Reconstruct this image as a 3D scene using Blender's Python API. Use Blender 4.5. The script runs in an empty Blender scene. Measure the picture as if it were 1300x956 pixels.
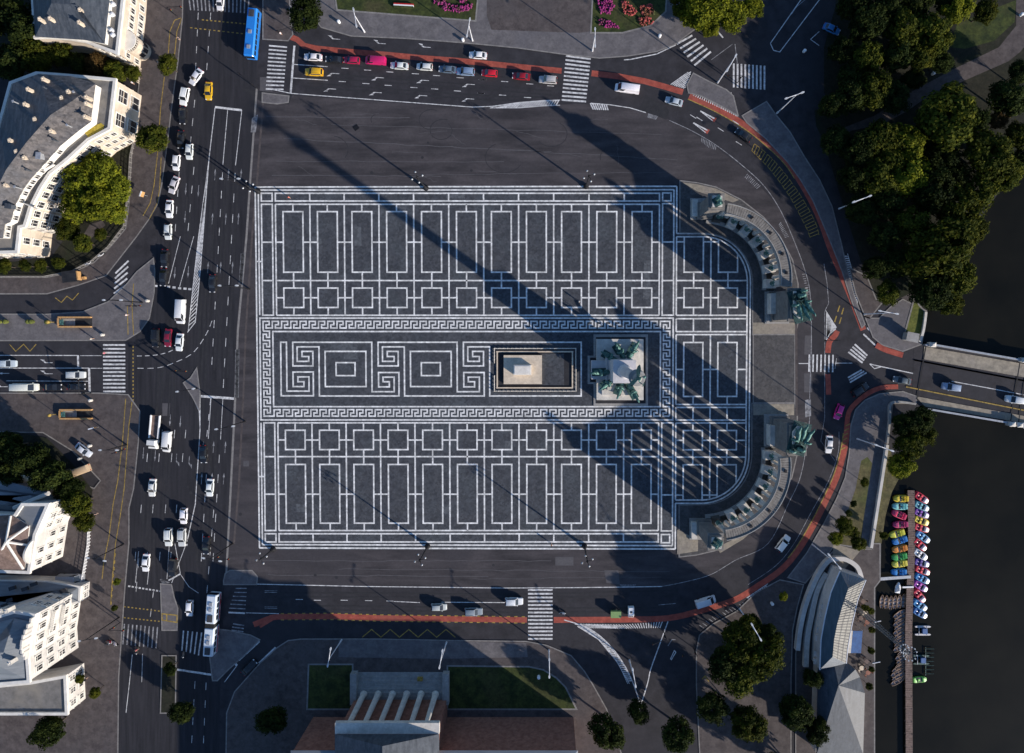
import bpy, bmesh, math, random
from mathutils import Vector, Matrix
random.seed(7)
R = math.radians
S, NX, NY, H = 0.2, 690.0, 422.0, 170.0      # metres per photo pixel on the ground, point under the drone, flying height
scene = bpy.context.scene
COL = scene.collection

def G(px, py): return ((px-NX)*S, (NY-py)*S)                 # ground plan point
def Q(px, py, h):                                            # plan point of something seen at height h
    k = (H-h)/H
    return ((px-NX)*S*k, (NY-py)*S*k)
def UP(px, py, h):                                           # same, back in plan pixels
    k = (H-h)/H
    return (NX+(px-NX)*k, NY+(py-NY)*k)

# ------------------------------------------------------------------ materials
M = {}
def mat(name, c1, c2=None, scale=1.0, rough=.85, bump=0.0, c3=None, spec=.3, metal=0.0, fine=0.0, streak=None, lo=.35, hi=.65, objcol=False):
    m = bpy.data.materials.new(name); m.use_nodes = True
    nt = m.node_tree; N = nt.nodes; L = nt.links
    b = N['Principled BSDF']
    b.inputs['Roughness'].default_value = rough
    b.inputs['Metallic'].default_value = metal
    b.inputs['Specular IOR Level'].default_value = spec
    c2 = c2 or c1
    geo = N.new('ShaderNodeNewGeometry')
    vec = geo.outputs['Position']
    if objcol:
        tc = N.new('ShaderNodeTexCoord'); vec = tc.outputs['Object']
    if streak:
        mp = N.new('ShaderNodeMapping'); mp.inputs['Scale'].default_value = streak
        L.new(vec, mp.inputs['Vector']); svec = mp.outputs['Vector']
    else: svec = vec
    n = N.new('ShaderNodeTexNoise'); n.inputs['Scale'].default_value = scale; n.inputs['Detail'].default_value = 8; n.inputs['Roughness'].default_value = .62
    L.new(svec, n.inputs['Vector'])
    r = N.new('ShaderNodeValToRGB'); r.color_ramp.elements[0].position = lo; r.color_ramp.elements[1].position = hi
    r.color_ramp.elements[0].color = (*c1, 1); r.color_ramp.elements[1].color = (*c2, 1)
    L.new(n.outputs['Fac'], r.inputs['Fac']); col = r.outputs['Color']
    if c3:
        n2 = N.new('ShaderNodeTexNoise'); n2.inputs['Scale'].default_value = scale*.23; n2.inputs['Detail'].default_value = 5; n2.inputs['Distortion'].default_value = .6
        L.new(vec, n2.inputs['Vector'])
        r2 = N.new('ShaderNodeValToRGB'); r2.color_ramp.elements[0].position = .5; r2.color_ramp.elements[1].position = .68
        L.new(n2.outputs['Fac'], r2.inputs['Fac'])
        mx = N.new('ShaderNodeMix'); mx.data_type = 'RGBA'
        L.new(r2.outputs['Color'], mx.inputs['Factor']); L.new(col, mx.inputs['A']); mx.inputs['B'].default_value = (*c3, 1)
        col = mx.outputs['Result']
    if fine:
        v = N.new('ShaderNodeTexVoronoi'); v.inputs['Scale'].default_value = 2.2; L.new(vec, v.inputs['Vector'])
        hs = N.new('ShaderNodeHueSaturation'); L.new(col, hs.inputs['Color'])
        mr = N.new('ShaderNodeMapRange'); mr.inputs['To Min'].default_value = 1-fine; mr.inputs['To Max'].default_value = 1+fine
        sp = N.new('ShaderNodeSeparateColor'); L.new(v.outputs['Color'], sp.inputs['Color'])
        L.new(sp.outputs['Red'], mr.inputs['Value']); L.new(mr.outputs['Result'], hs.inputs['Value'])
        col = hs.outputs['Color']
    L.new(col, b.inputs['Base Color'])
    if bump:
        bp = N.new('ShaderNodeBump'); bp.inputs['Strength'].default_value = bump; bp.inputs['Distance'].default_value = .05
        n3 = N.new('ShaderNodeTexNoise'); n3.inputs['Scale'].default_value = scale*6; n3.inputs['Detail'].default_value = 4
        L.new(vec, n3.inputs['Vector']); L.new(n3.outputs['Fac'], bp.inputs['Height']); L.new(bp.outputs['Normal'], b.inputs['Normal'])
    M[name] = m
    return m
def paint(name, rough=.3, coat=.6, metal=0.0):     # colour of each thing comes from its object colour
    m = bpy.data.materials.new(name); m.use_nodes = True; N = m.node_tree.nodes; L = m.node_tree.links
    b = N['Principled BSDF']; oi = N.new('ShaderNodeObjectInfo')
    n = N.new('ShaderNodeTexNoise'); n.inputs['Scale'].default_value = 3.0
    mr = N.new('ShaderNodeMapRange'); mr.inputs['To Min'].default_value = .82; mr.inputs['To Max'].default_value = 1.12
    tc = N.new('ShaderNodeTexCoord'); L.new(tc.outputs['Object'], n.inputs['Vector']); L.new(n.outputs['Fac'], mr.inputs['Value'])
    hs = N.new('ShaderNodeHueSaturation'); L.new(oi.outputs['Color'], hs.inputs['Color']); L.new(mr.outputs['Result'], hs.inputs['Value'])
    L.new(hs.outputs['Color'], b.inputs['Base Color']); b.inputs['Roughness'].default_value = rough; b.inputs['Coat Weight'].default_value = coat
    b.inputs['Metallic'].default_value = metal
    M[name] = m
def leaf(name, c1, c2, c3):
    m = bpy.data.materials.new(name); m.use_nodes = True; N = m.node_tree.nodes; L = m.node_tree.links
    b = N['Principled BSDF']; b.inputs['Roughness'].default_value = .75; b.inputs['Specular IOR Level'].default_value = .06
    geo = N.new('ShaderNodeNewGeometry')
    n = N.new('ShaderNodeTexNoise'); n.inputs['Scale'].default_value = .55; n.inputs['Detail'].default_value = 6
    L.new(geo.outputs['Position'], n.inputs['Vector'])
    r = N.new('ShaderNodeValToRGB'); r.color_ramp.elements[0].position = .32; r.color_ramp.elements[1].position = .7
    r.color_ramp.elements[0].color = (*c1, 1); r.color_ramp.elements[1].color = (*c2, 1)
    e = r.color_ramp.elements.new(.5); e.color = (*c3, 1)
    ad = N.new('ShaderNodeMath'); ad.operation = 'MULTIPLY_ADD'; ad.inputs[1].default_value = .17; 
    oi = N.new('ShaderNodeObjectInfo'); L.new(geo.outputs['Random Per Island'], ad.inputs[0])
    sb = N.new('ShaderNodeMath'); sb.operation = 'SUBTRACT'; sb.inputs[1].default_value = .08
    L.new(n.outputs['Fac'], sb.inputs[0]); L.new(sb.outputs[0], ad.inputs[2])
    L.new(ad.outputs[0], r.inputs['Fac'])
    hs = N.new('ShaderNodeHueSaturation'); mr = N.new('ShaderNodeMapRange'); mr.inputs['To Min'].default_value = .75; mr.inputs['To Max'].default_value = 1.25
    L.new(oi.outputs['Random'], mr.inputs['Value']); L.new(mr.outputs['Result'], hs.inputs['Value']); L.new(r.outputs['Color'], hs.inputs['Color'])
    L.new(hs.outputs['Color'], b.inputs['Base Color'])
    tr = N.new('ShaderNodeBsdfTranslucent'); L.new(hs.outputs['Color'], tr.inputs['Color'])
    mx = N.new('ShaderNodeMixShader'); mx.inputs[0].default_value = .25
    L.new(b.outputs[0], mx.inputs[1]); L.new(tr.outputs[0], mx.inputs[2]); L.new(mx.outputs[0], N['Material Output'].inputs['Surface'])
    M[name] = m

mat('asphalt_road', (.021,.020,.024), (.038,.036,.042), .35, .9, .15, c3=(.028,.027,.032), fine=.06)
mat('asphalt_avenue', (.014,.014,.018), (.031,.030,.036), .5, .9, .15, c3=(.021,.021,.026), fine=.05, streak=(2.2,.12,1))
mat('asphalt_square', (.029,.0265,.030), (.068,.060,.064), .22, .92, .2, c3=(.046,.042,.047), fine=.07, streak=(.35,1.6,1))
mat('asphalt_patch', (.075,.072,.078), (.095,.09,.095), .8, .92, .1, fine=.05)
mat('asphalt_dark_patch', (.022,.022,.026), (.03,.03,.034), .8, .92, .1, fine=.05)
mat('paving_brown', (.056,.046,.046), (.098,.082,.078), .5, .9, .15, c3=(.074,.064,.064), fine=.12)
mat('paving_grey', (.095,.088,.092), (.15,.138,.14), .4, .9, .1, c3=(.115,.108,.115), fine=.1)
mat('paving_sand', (.20,.175,.14), (.31,.27,.21), .6, .9, .1, c3=(.24,.21,.18), fine=.1)
mat('cobble', (.040,.044,.053), (.062,.065,.073), .5, .9, .3, c3=(.062,.069,.078), fine=.26)
mat('cobble_repair', (.062,.068,.078), (.098,.104,.112), .9, .9, .2, c3=(.07,.076,.085), fine=.25)
mat('cobble_apse', (.055,.054,.056), (.09,.085,.083), .5, .9, .3, c3=(.066,.063,.064), fine=.2)
mat('white_stone', (.46,.455,.44), (.82,.81,.79), .55, .8, .05, c3=(.62,.61,.59), fine=.2)
mat('kerb_stone', (.16,.15,.145), (.25,.235,.22), 1.0, .9)
mat('bike_red', (.24,.050,.036), (.38,.088,.060), .7, .9, .1, c3=(.27,.075,.055), fine=.08)
mat('road_white', (.20,.20,.21), (.64,.63,.62), 1.3, .8, fine=.12, lo=.3, hi=.55)
mat('road_white_worn', (.09,.09,.10), (.36,.36,.37), 1.2, .85, fine=.15)
mat('road_yellow', (.17,.12,.03), (.40,.27,.06), 1.4, .8, fine=.12)
mat('lawn', (.016,.026,.007), (.050,.062,.014), .45, .95, .4, c3=(.052,.050,.020), fine=.25)
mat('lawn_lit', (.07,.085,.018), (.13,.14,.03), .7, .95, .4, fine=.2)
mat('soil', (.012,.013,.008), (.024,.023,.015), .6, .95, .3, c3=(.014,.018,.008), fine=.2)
mat('earth_bank', (.06,.055,.025), (.13,.11,.05), .5, .95, .4, c3=(.07,.08,.025), fine=.2)
mat('water', (.0065,.0066,.0050), (.0120,.0112,.0080), .05, .2, .12, spec=.12)
mat('stone_light', (.46,.43,.38), (.62,.58,.52), .6, .8, .1, c3=(.51,.48,.44), fine=.07)
mat('stone_warm', (.50,.41,.31), (.66,.55,.42), .5, .8, .1, c3=(.55,.46,.36), fine=.08)
mat('stone_block', (.60,.56,.50), (.74,.70,.63), .6, .8, .1, fine=.05)
mat('stone_grey', (.24,.23,.22), (.34,.33,.31), .6, .85, .1, c3=(.27,.26,.25), fine=.1)
mat('pier_stone', (.13,.12,.11), (.22,.205,.185), .6, .85, .1, c3=(.16,.15,.14), fine=.1)
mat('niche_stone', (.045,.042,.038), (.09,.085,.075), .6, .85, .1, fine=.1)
mat('slab_roof', (.15,.135,.12), (.24,.22,.195), .8, .9, .1, c3=(.18,.165,.15), fine=.12)
mat('bronze', (.022,.075,.072), (.14,.28,.235), 2.6, .6, .2, c3=(.02,.05,.05), metal=.25, objcol=True)
mat('bronze_dark', (.018,.03,.03), (.05,.11,.10), 2.2, .6, .2, metal=.25, objcol=True)
mat('facade_cream', (.40,.335,.26), (.57,.485,.385), .30, .85, .05, c3=(.50,.43,.35), fine=.03)
mat('facade_white', (.43,.405,.375), (.60,.57,.52), .30, .85, .05, c3=(.53,.50,.47), fine=.03)
mat('trim_white', (.58,.55,.50), (.72,.69,.63), .6, .75)
mat('slate', (.032,.040,.052), (.075,.085,.100), .5, .6, .15, c3=(.055,.064,.078), fine=.12, streak=(3,.6,1))
mat('slate_brown', (.055,.052,.054), (.14,.125,.118), .45, .7, .15, c3=(.075,.075,.082), fine=.25, streak=(1,2.5,1))
mat('roof_terrace', (.12,.115,.11), (.19,.18,.17), .6, .9, .1, c3=(.22,.20,.17))
mat('roof_metal', (.16,.175,.19), (.23,.245,.26), .5, .5, .05, c3=(.2,.21,.22), streak=(.4,3,1), metal=.3)
mat('roof_blue', (.045,.075,.095), (.07,.105,.13), .6, .55, .05, streak=(4,.5,1))
mat('roof_cream', (.13,.126,.112), (.21,.205,.18), .6, .6, .05, fine=.05)
mat('moss', (.25,.19,.02), (.42,.32,.05), 1.0, .95, .3, fine=.2)
mat('brick_red', (.20,.085,.06), (.30,.14,.10), .9, .9, .1, fine=.12)
mat('glass', (.012,.014,.018), (.02,.024,.03), .5, .08, 0, spec=.6)
mat('window_glass', (.016,.017,.020), (.04,.04,.045), .4, .12, 0, spec=.5)
mat('tyre', (.012,.012,.012), (.02,.02,.02), 3, .9)
mat('metal_grey', (.32,.33,.35), (.45,.46,.48), 2, .4, 0, metal=.4)
mat('iron_grey', (.07,.08,.09), (.13,.14,.15), 2, .5, 0, metal=.3)
mat('metal_white', (.62,.63,.65), (.75,.75,.77), 2, .4, 0, metal=.1)
mat('iron_black', (.010,.010,.012), (.022,.022,.025), 3, .5, .05, metal=.3)
mat('lamp_glass', (.42,.44,.46), (.55,.56,.57), 2, .2, 0)
mat('lens_red', (.35,.01,.01), (.5,.02,.02), 2, .3)
mat('lens_clear', (.6,.6,.62), (.75,.75,.75), 2, .15)
mat('orange_paint', (.40,.22,.08), (.52,.31,.14), 2, .5)
mat('wood', (.11,.075,.06), (.19,.135,.115), 1.2, .85, .1, c3=(.14,.10,.09), fine=.15)
mat('wood_boat', (.14,.085,.055), (.24,.16,.11), 2, .55, .05, objcol=True)
mat('boat_inside', (.22,.20,.20), (.36,.34,.34), 2, .6, objcol=True)
mat('bark', (.035,.028,.02), (.07,.055,.042), 2, .95, .3)
mat('flower_purple', (.16,.015,.09), (.36,.04,.20), 1.6, .8, .3, c3=(.05,.06,.02))
mat('flower_red', (.30,.04,.05), (.40,.10,.08), 1.6, .8, .3, c3=(.05,.06,.02))
mat('skin', (.42,.27,.20), (.5,.33,.25), 2, .6)
mat('hair', (.02,.015,.01), (.05,.035,.02), 3, .7)
mat('blue_canvas', (.02,.07,.20), (.03,.11,.29), 1, .6)
mat('seat_dark', (.03,.03,.035), (.06,.06,.065), 2, .6)
mat('pure_white', (.72,.72,.72), (.80,.80,.79), 2, .35)
mat('dark_stair', (.02,.02,.022), (.04,.04,.042), 1, .9)
mat('marble_pale', (.46,.44,.43), (.60,.57,.55), .8, .6, .05, c3=(.5,.48,.5), fine=.05)
mat('kiosk_black', (.015,.015,.017), (.03,.03,.032), 1, .5)
paint('car_paint'); paint('plastic', .35, .3); paint('cloth', .9, 0)
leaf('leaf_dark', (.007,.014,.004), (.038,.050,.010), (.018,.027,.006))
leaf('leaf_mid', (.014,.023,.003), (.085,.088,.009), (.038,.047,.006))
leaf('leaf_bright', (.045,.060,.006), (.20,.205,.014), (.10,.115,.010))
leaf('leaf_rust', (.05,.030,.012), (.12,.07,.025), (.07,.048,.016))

# ------------------------------------------------------------------ mesh helper
class MB:
    def __init__(s): s.v = []; s.f = []
    def add(s, vs, fs):
        o = len(s.v); s.v += [tuple(v) for v in vs]; s.f += [tuple(i+o for i in f) for f in fs]; return s
    def box(s, cx, cy, cz, sx, sy, sz, rot=0.0):
        c, n = math.cos(rot), math.sin(rot); vs = []
        for z in (-.5, .5):
            for x, y in ((-.5,-.5),(.5,-.5),(.5,.5),(-.5,.5)):
                X, Y = x*sx, y*sy; vs.append((cx+X*c-Y*n, cy+X*n+Y*c, cz+z*sz))
        return s.add(vs, [(3,2,1,0),(4,5,6,7),(0,1,5,4),(1,2,6,5),(2,3,7,6),(3,0,4,7)])
    def frustum(s, b, t):            # two rings of equal length (3D points), closed
        n = len(b)
        return s.add(list(b)+list(t), [tuple(range(n))[::-1], tuple(range(n, 2*n))] + [(i, (i+1) % n, n+(i+1) % n, n+i) for i in range(n)])
    def prism(s, pts, z0, z1):       # pts plan metres
        if area(pts) < 0: pts = pts[::-1]
        return s.frustum([(x, y, z0) for x, y in pts], [(x, y, z1) for x, y in pts])
    def sheet(s, pts, z):
        if area(pts) < 0: pts = pts[::-1]
        return s.add([(x, y, z) for x, y in pts], [tuple(range(len(pts)))])
    def tube(s, p0, p1, r0, r1=None, n=8):
        r1 = r0 if r1 is None else r1
        p0, p1 = Vector(p0), Vector(p1); d = (p1-p0).normalized()
        a = Vector((0,0,1)) if abs(d.z) < .9 else Vector((1,0,0))
        u = d.cross(a).normalized(); w = d.cross(u)
        ring = lambda p, r: [p+u*(r*math.cos(6.28319*i/n))+w*(r*math.sin(6.28319*i/n)) for i in range(n)]
        A, B = ring(p0, r0), ring(p1, r1)
        return s.add(A+B, [tuple(range(n)), tuple(range(n, 2*n))[::-1]] + [(i, n+i, n+(i+1) % n, (i+1) % n) for i in range(n)])
    def lathe(s, prof, cx=0, cy=0, n=12):      # prof: (r,z)
        vs = []; fs = []
        for r, z in prof: vs += [(cx+r*math.cos(6.28319*i/n), cy+r*math.sin(6.28319*i/n), z) for i in range(n)]
        for k in range(len(prof)-1):
            for i in range(n): fs.append((k*n+i, k*n+(i+1) % n, (k+1)*n+(i+1) % n, (k+1)*n+i))
        fs += [tuple(range(n))[::-1], tuple(range((len(prof)-1)*n, len(prof)*n))]
        return s.add(vs, fs)
    def ball(s, c, rx, ry=None, rz=None, n=8, m=5):
        ry = ry or rx; rz = rz or rx; vs = []; fs = []
        for k in range(1, m):
            t = math.pi*k/m
            vs += [(c[0]+rx*math.sin(t)*math.cos(6.28319*i/n), c[1]+ry*math.sin(t)*math.sin(6.28319*i/n), c[2]-rz*math.cos(t)) for i in range(n)]
        b = len(vs); vs += [(c[0], c[1], c[2]-rz), (c[0], c[1], c[2]+rz)]
        for k in range(m-2):
            for i in range(n): fs.append((k*n+i, k*n+(i+1) % n, (k+1)*n+(i+1) % n, (k+1)*n+i))
        for i in range(n): fs += [(b, (i+1) % n, i), (b+1, (m-2)*n+i, (m-2)*n+(i+1) % n)]
        return s.add(vs, fs)
    def loft(s, rings):              # list of rings (3D), capped
        n = len(rings[0]); vs = [p for r in rings for p in r]; fs = [tuple(range(n)), tuple(range((len(rings)-1)*n, len(rings)*n))[::-1]]
        for k in range(len(rings)-1):
            for i in range(n): fs.append((k*n+i, (k+1)*n+i, (k+1)*n+(i+1) % n, k*n+(i+1) % n))
        return s.add(vs, fs)
    def ribbon(s, pts, w, z, closed=False):    # flat strip along plan points
        P = [Vector(p) for p in pts]; n = len(P); Lf = []; Rt = []
        for i in range(n):
            a = P[i-1] if (i > 0 or closed) else None; b = P[(i+1) % n] if (i < n-1 or closed) else None
            d1 = (P[i]-a).normalized() if a is not None else None; d2 = (b-P[i]).normalized() if b is not None else None
            if d1 is None: d1 = d2
            if d2 is None: d2 = d1
            n1 = Vector((-d1.y, d1.x)); n2 = Vector((-d2.y, d2.x)); mm = (n1+n2)
            if mm.length < .2: mm = n1
            mm.normalize(); k = (w/2)/max(.4, mm.dot(n1))
            Lf.append(P[i]+mm*k); Rt.append(P[i]-mm*k)
        vs = [(p.x, p.y, z) for p in Lf]+[(p.x, p.y, z) for p in Rt]
        fs = [(i, n+i, n+(i+1) % n, (i+1) % n) for i in range(n if closed else n-1)]
        return s.add(vs, fs)
    def mesh(s, name, smooth=None):
        me = bpy.data.meshes.new(name); me.from_pydata(s.v, [], s.f); me.update()
        if smooth is not None:
            me.polygons.foreach_set('use_smooth', [True]*len(me.polygons)); me.set_sharp_from_angle(angle=R(smooth))
        return me
    def build(s, name, material, parent=None, smooth=None, fix=False):
        me = s.mesh(name, smooth)
        if fix:
            bm = bmesh.new(); bm.from_mesh(me); bmesh.ops.recalc_face_normals(bm, faces=bm.faces); bm.to_mesh(me); bm.free()
        return obj(name, me, material, parent)
def area(p): return sum(p[i][0]*p[(i+1) % len(p)][1]-p[(i+1) % len(p)][0]*p[i][1] for i in range(len(p)))/2
def obj(name, me, material=None, parent=None, color=None):
    if material is not None and not me.materials: me.materials.append(M[material])
    o = bpy.data.objects.new(name, me); COL.objects.link(o)
    if parent is not None: o.parent = parent
    if color: o.color = (*color, 1)
    return o
def thing(name, label, cat, loc=(0,0,0), rz=0.0, group=None):
    o = bpy.data.objects.new(name, None); COL.objects.link(o); o.empty_display_size = .3
    o.location = loc; o.rotation_euler = (0,0,rz); return tag(o, label, cat, group)
def tag(o, label, cat, group=None):
    o['label'] = label; o['category'] = cat
    if group: o['group'] = group
    return o
def struct(name, mb, material, fix=False):
    o = mb.build(name, material, None, fix=fix); o['kind'] = 'structure'; return o
def stuff(name, mb, material, label, cat):
    o = mb.build(name, material); o['kind'] = 'stuff'; return tag(o, label, cat)
def gp(pts): return [G(*p) for p in pts]
ORD = ['first','second','third','fourth','fifth','sixth','seventh','eighth','ninth','tenth','eleventh','twelfth','thirteenth','fourteenth','fifteenth','sixteenth','seventeenth','eighteenth']
def smoothline(pts, k=6):            # Catmull-Rom through the points
    P = [Vector(p) for p in pts]; out = []
    for i in range(len(P)-1):
        a = P[max(i-1,0)]; b = P[i]; c = P[i+1]; d = P[min(i+2,len(P)-1)]
        for j in range(k):
            t = j/k; out.append(tuple(.5*((2*b)+(c-a)*t+(2*a-5*b+4*c-d)*t*t+(3*b-a-3*c+d)*t**3)))
    out.append(tuple(P[-1])); return out
def along(pts, t):                   # point at fraction t of a polyline
    P = [Vector(p) for p in pts]; Ls = [(P[i+1]-P[i]).length for i in range(len(P)-1)]; d = max(0, min(1, t))*sum(Ls)
    for i, l in enumerate(Ls):
        if d <= l or i == len(Ls)-1: return tuple(P[i]+(P[i+1]-P[i])*(d/l if l else 0))
        d -= l
def skin_mesh(name, verts, edges, radii, sub=1, root=0):
    me = bpy.data.meshes.new(name+'_rig'); me.from_pydata(verts, edges, []); o = bpy.data.objects.new(name+'_rig', me); COL.objects.link(o)
    md = o.modifiers.new('s', 'SKIN')
    if not me.skin_vertices:
        bm = bmesh.new(); bm.from_mesh(me); bm.verts.layers.skin.verify(); bm.to_mesh(me); bm.free()
    for i, r in enumerate(radii):
        sv = me.skin_vertices[0].data[i]; sv.radius = (r, r) if not isinstance(r, tuple) else r; sv.use_root = (i == root)
    md.use_smooth_shade = True
    sm = o.modifiers.new('u', 'SUBSURF'); sm.levels = sub; sm.render_levels = sub
    dg = bpy.context.evaluated_depsgraph_get(); res = bpy.data.meshes.new_from_object(o.evaluated_get(dg)); res.name = name
    bpy.data.objects.remove(o, do_unlink=True); return res
# ------------------------------------------------------------------ the ground
shore = [(1500,0),(1340,120),(1300,190),(1275,235),(1235,290),(1207,345),(1188,385),(1176,395),(1170,437),(1163,512),(1168,530),(1176,560),(1158,590),(1142,606),(1132,625),(1124,655),(1119,690),(1118,737),(1112,745),(1111,900),(1112,1100)]
land = [(-6000,-6000),(7500,-6000),(7500,-300)]+shore+[(7500,3000),(7500,7500),(-6000,7500)]
g = MB(); pl = gp(land); g.sheet(pl, 0.0)
sk = gp([(7500,-300)]+shore+[(7500,3000)])
g.add([(x,y,0) for x,y in sk]+[(x,y,-2.5) for x,y in sk], [(i,i+1,len(sk)+i+1,len(sk)+i) for i in range(len(sk)-1)])
struct('ground', g, 'asphalt_road', fix=True)
w = MB(); w.sheet(gp([(1000,-3000),(7500,-3000),(7500,4000),(1000,4000)]), -1.25); struct('water', w, 'water')

def flat(name, pts, z, m, close=True):
    b = MB(); b.sheet(gp(pts), z); return struct(name, b, m)
def raised(name, pts, m, z1=.12, kerb=True, kw=1.5):
    b = MB(); b.prism(gp(pts), -.05, z1); o = struct(name, b, m)
    if kerb:
        k = MB(); k.ribbon(gp(pts), kw*S, z1+.004, closed=True); struct('kerb', k, 'kerb_stone')
    return o
# avenue, square
flat('avenue', [(238,-700),(330,-700),(328,30),(324,130),(316,225),(311,300),(300,420),(297,500),(291,620),(285,735),(279,900),(276,1300),(150,1300),(151,860),(160,741),(166,640),(176,561),(180,520),(163,500),(163,433),(178,421),(192,402),(205,228),(220,100)], .004, 'asphalt_avenue')
flat('square', [(328,112),(370,121),(600,137),(760,131),(818,142),(850,152),(905,184),(950,219),(990,265),(1008,300),(1022,343),(1028,376),(1030,430),(1027,530),(1017,602),(1000,640),(975,690),(934,711),(900,730),(840,745),(735,746),(460,745),(326,742),(287,742),(291,620),(297,500),(300,420),(311,300),(318,225)], .004, 'asphalt_square')
for p in ([(306,112),(371,121),(367,132),(330,128)],[(668,95),(700,97),(700,108),(668,106)],[(820,120),(850,140),(846,152),(812,139)]):
    flat('asphalt_patch', p, .008, 'asphalt_dark_patch')
for p in ([(705,707),(728,707),(728,718),(705,718)],[(206,512),(216,512),(215,528),(206,528)],[(767,724),(785,724),(787,742),(770,740)],[(309,585),(316,585),(316,592),(309,592)],[(1022,426),(1031,426),(1031,450),(1021,450)],[(1021,474),(1031,474),(1031,498),(1021,498)],[(330,98),(346,98),(346,116),(330,116)]):
    flat('asphalt_patch', p, .008, 'asphalt_patch')
# edge bands of the square beside the avenue
for pts, m in (([(326,112),(318,225),(313,300),(302,420),(299,500),(293,620),(287,735)],'kerb_stone'),([(334,130),(326,235),(320,300),(312,420),(309,500),(303,620),(297,690)],'paving_brown')):
    b = MB(); b.ribbon(gp(pts), .5, .009); struct('kerb_strip', b, m)

# ------------------------------------------------------------------ the mosaic square
def MM(u, v): return G(u+(v-237)/460*(5.5-7.5*(u-323)/536), v)
plaza = [(322.5,236.5),(860.5,235.5)] + [(860.5,295.5),(893,295.5)] + [(893+62*math.sin(t*R(90)/12), 358-62*math.cos(t*R(90)/12)) for t in range(1,13)] + [(955.5,469),(956,578)] + [(892.5+62*math.cos(t*R(90)/12), 578+62*math.sin(t*R(90)/12)) for t in range(1,13)] + [(862,640),(862,698),(323,698)]
b = MB(); b.sheet([MM(*p) for p in plaza], .010); struct('plaza_paving', b, 'cobble')
ms = MB(); ZM = .016; LW = 1.85*S; ZC = [0]
def ml(*pts, closed=False, w=LW):
    P = []
    for i in range(len(pts)-1+(1 if closed else 0)):       # subdivide for the keystone, cheap
        P.append(pts[i])
    if not closed: P.append(pts[-1])
    ZC[0] = (ZC[0]+7) % 31; ms.ribbon([MM(*p) for p in P], w, ZM+ZC[0]*.0005, closed)
def rect(x0,y0,x1,y1): ml((x0,y0),(x1,y0),(x1,y1),(x0,y1), closed=True)
DV = [349.4,393.1,436.8,480.8,525,569.5,613.8,658.3,702.9,747.7,792.5,837.3]
CX = [(DV[i]+DV[i+1])/2+.3 for i in range(11)]
# frames: two outer bands, then border row/column
ml((324,237.5),(859.2,236.5)); ml((328,241.4),(855.6,240.9)); 
ml((324,237.5),(324,695.6)); ml((327.9,241.4),(327.9,400)); ml((327.9,536.7),(327.9,691.4))
ml((859.2,236.5),(859.2,296.4)); ml((855.6,240.9),(855.6,400.2)); ml((859.2,639),(859.2,697)); ml((855.6,536.9),(855.6,692.5))
ml((324,695.6),(859.2,697)); ml((327.9,691.4),(855.6,692.7))
for (x0,x1,y0,y1) in ((331.6,345.4,245.4,255.4),(841.2,852,245,255),(331.6,345.4,677.6,688),(841.2,852,678.6,689)): rect(x0,y0,x1,y1)
for y0,y1 in ((245.4,255.2),(677.6,688)):
    rect(349.4,y0,837.3,y1)
    for d in DV[1:-1]: ml((d,y0),(d,y1))
for x0,x1,ys in ((331.6,345.4,(259.4,307.5,356.2,400.2)),(841.2,855.6,(258.6,307.2,356.2,400.2)),(331.6,345.4,(536.8,579.7,627.4,673.5)),(841.2,855.6,(536.8,580.3,628.3,674))):
    rect(x0,ys[0],x1,ys[3]); ml((x0,ys[1]),(x1,ys[1])); ml((x0,ys[2]),(x1,ys[2]))
ml((324,332),(331.6,332)); ml((324,605),(331.6,605))
for top in (True, False):
    if top: a,b1,c1,m1,d1,s0,s1,sm,e = 259.4,268.7,345.6,307.5,356.2,365.7,390.4,378,400.3
    else:   a,b1,c1,m1,d1,s0,s1,sm,e = 673.5,664.2,589.6,627.4,579.7,570.8,546.2,558.6,536.8
    ml((349.4,a),(837.3,a)); ml((349.4,d1),(837.3,d1)); ml((349.4,e),(837.3,e))
    for d in DV: ml((d,a),(d,e))
    for i in range(11):
        x = CX[i]; x0, x1 = x-12.6, x+12.6
        rect(x0,min(b1,c1),x1,max(b1,c1)); rect(x0,min(s0,s1),x1,max(s0,s1))
        ml((x,a),(x,b1)); ml((x,c1),(x,s0)); ml((x,s1),(x,e))
        for yy in (m1,sm): ml((DV[i],yy),(x0,yy)); ml((x1,yy),(DV[i+1],yy))
# meander band
rect(327.9,403.9,855.4,533.1); rect(344.3,420.9,839.2,516.3)
kp = []; p = 11.79; x0 = 332.0
for i in range(43):
    x = x0+i*p
    kp += [(x,416.4 if i else 420.4),(x,408),(x+7.8,408),(x+7.8,412.3),(x+3.8,412.3),(x+3.8,416.4)]
kp += [(x0+43*p,416.4),(x0+43*p,408),(851,408),(851,416.6),(847,416.6),(847,412.3),(843,412.3),(843,420.5)]
def colpath(Lx,Mx,Rx,n,y0,pp):
    out = []
    for i in range(n):
        y = y0+i*pp; out += [(Lx,y),(Rx,y),(Rx,y+7.9),(Mx,y+7.9),(Mx,y+3.9),(Lx,y+3.9)]
    return out
kp += colpath(843,847,851,8,420.5,11.95)[1:] + [(843,516.2),(851,516.2),(851,528.3)]
ml(*kp, w=1.8*S)
kq = colpath(332,336.2,340,8,420.4,11.95) + [(332,516),(340,516),(340,524.2),(336.2,524.2),(336.2,520.1),(332,520.1),(332,528.3)]
x0 = 344.8
for i in range(43):
    x = x0+i*11.77
    kq += [(x,528.3),(x,520.1),(x+7.8,520.1),(x+7.8,524.3),(x+3.8,524.3),(x+3.8,528.3)]
kq += [(x0+43*11.77,528.3)]
ml(*kq, w=1.8*S)
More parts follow.
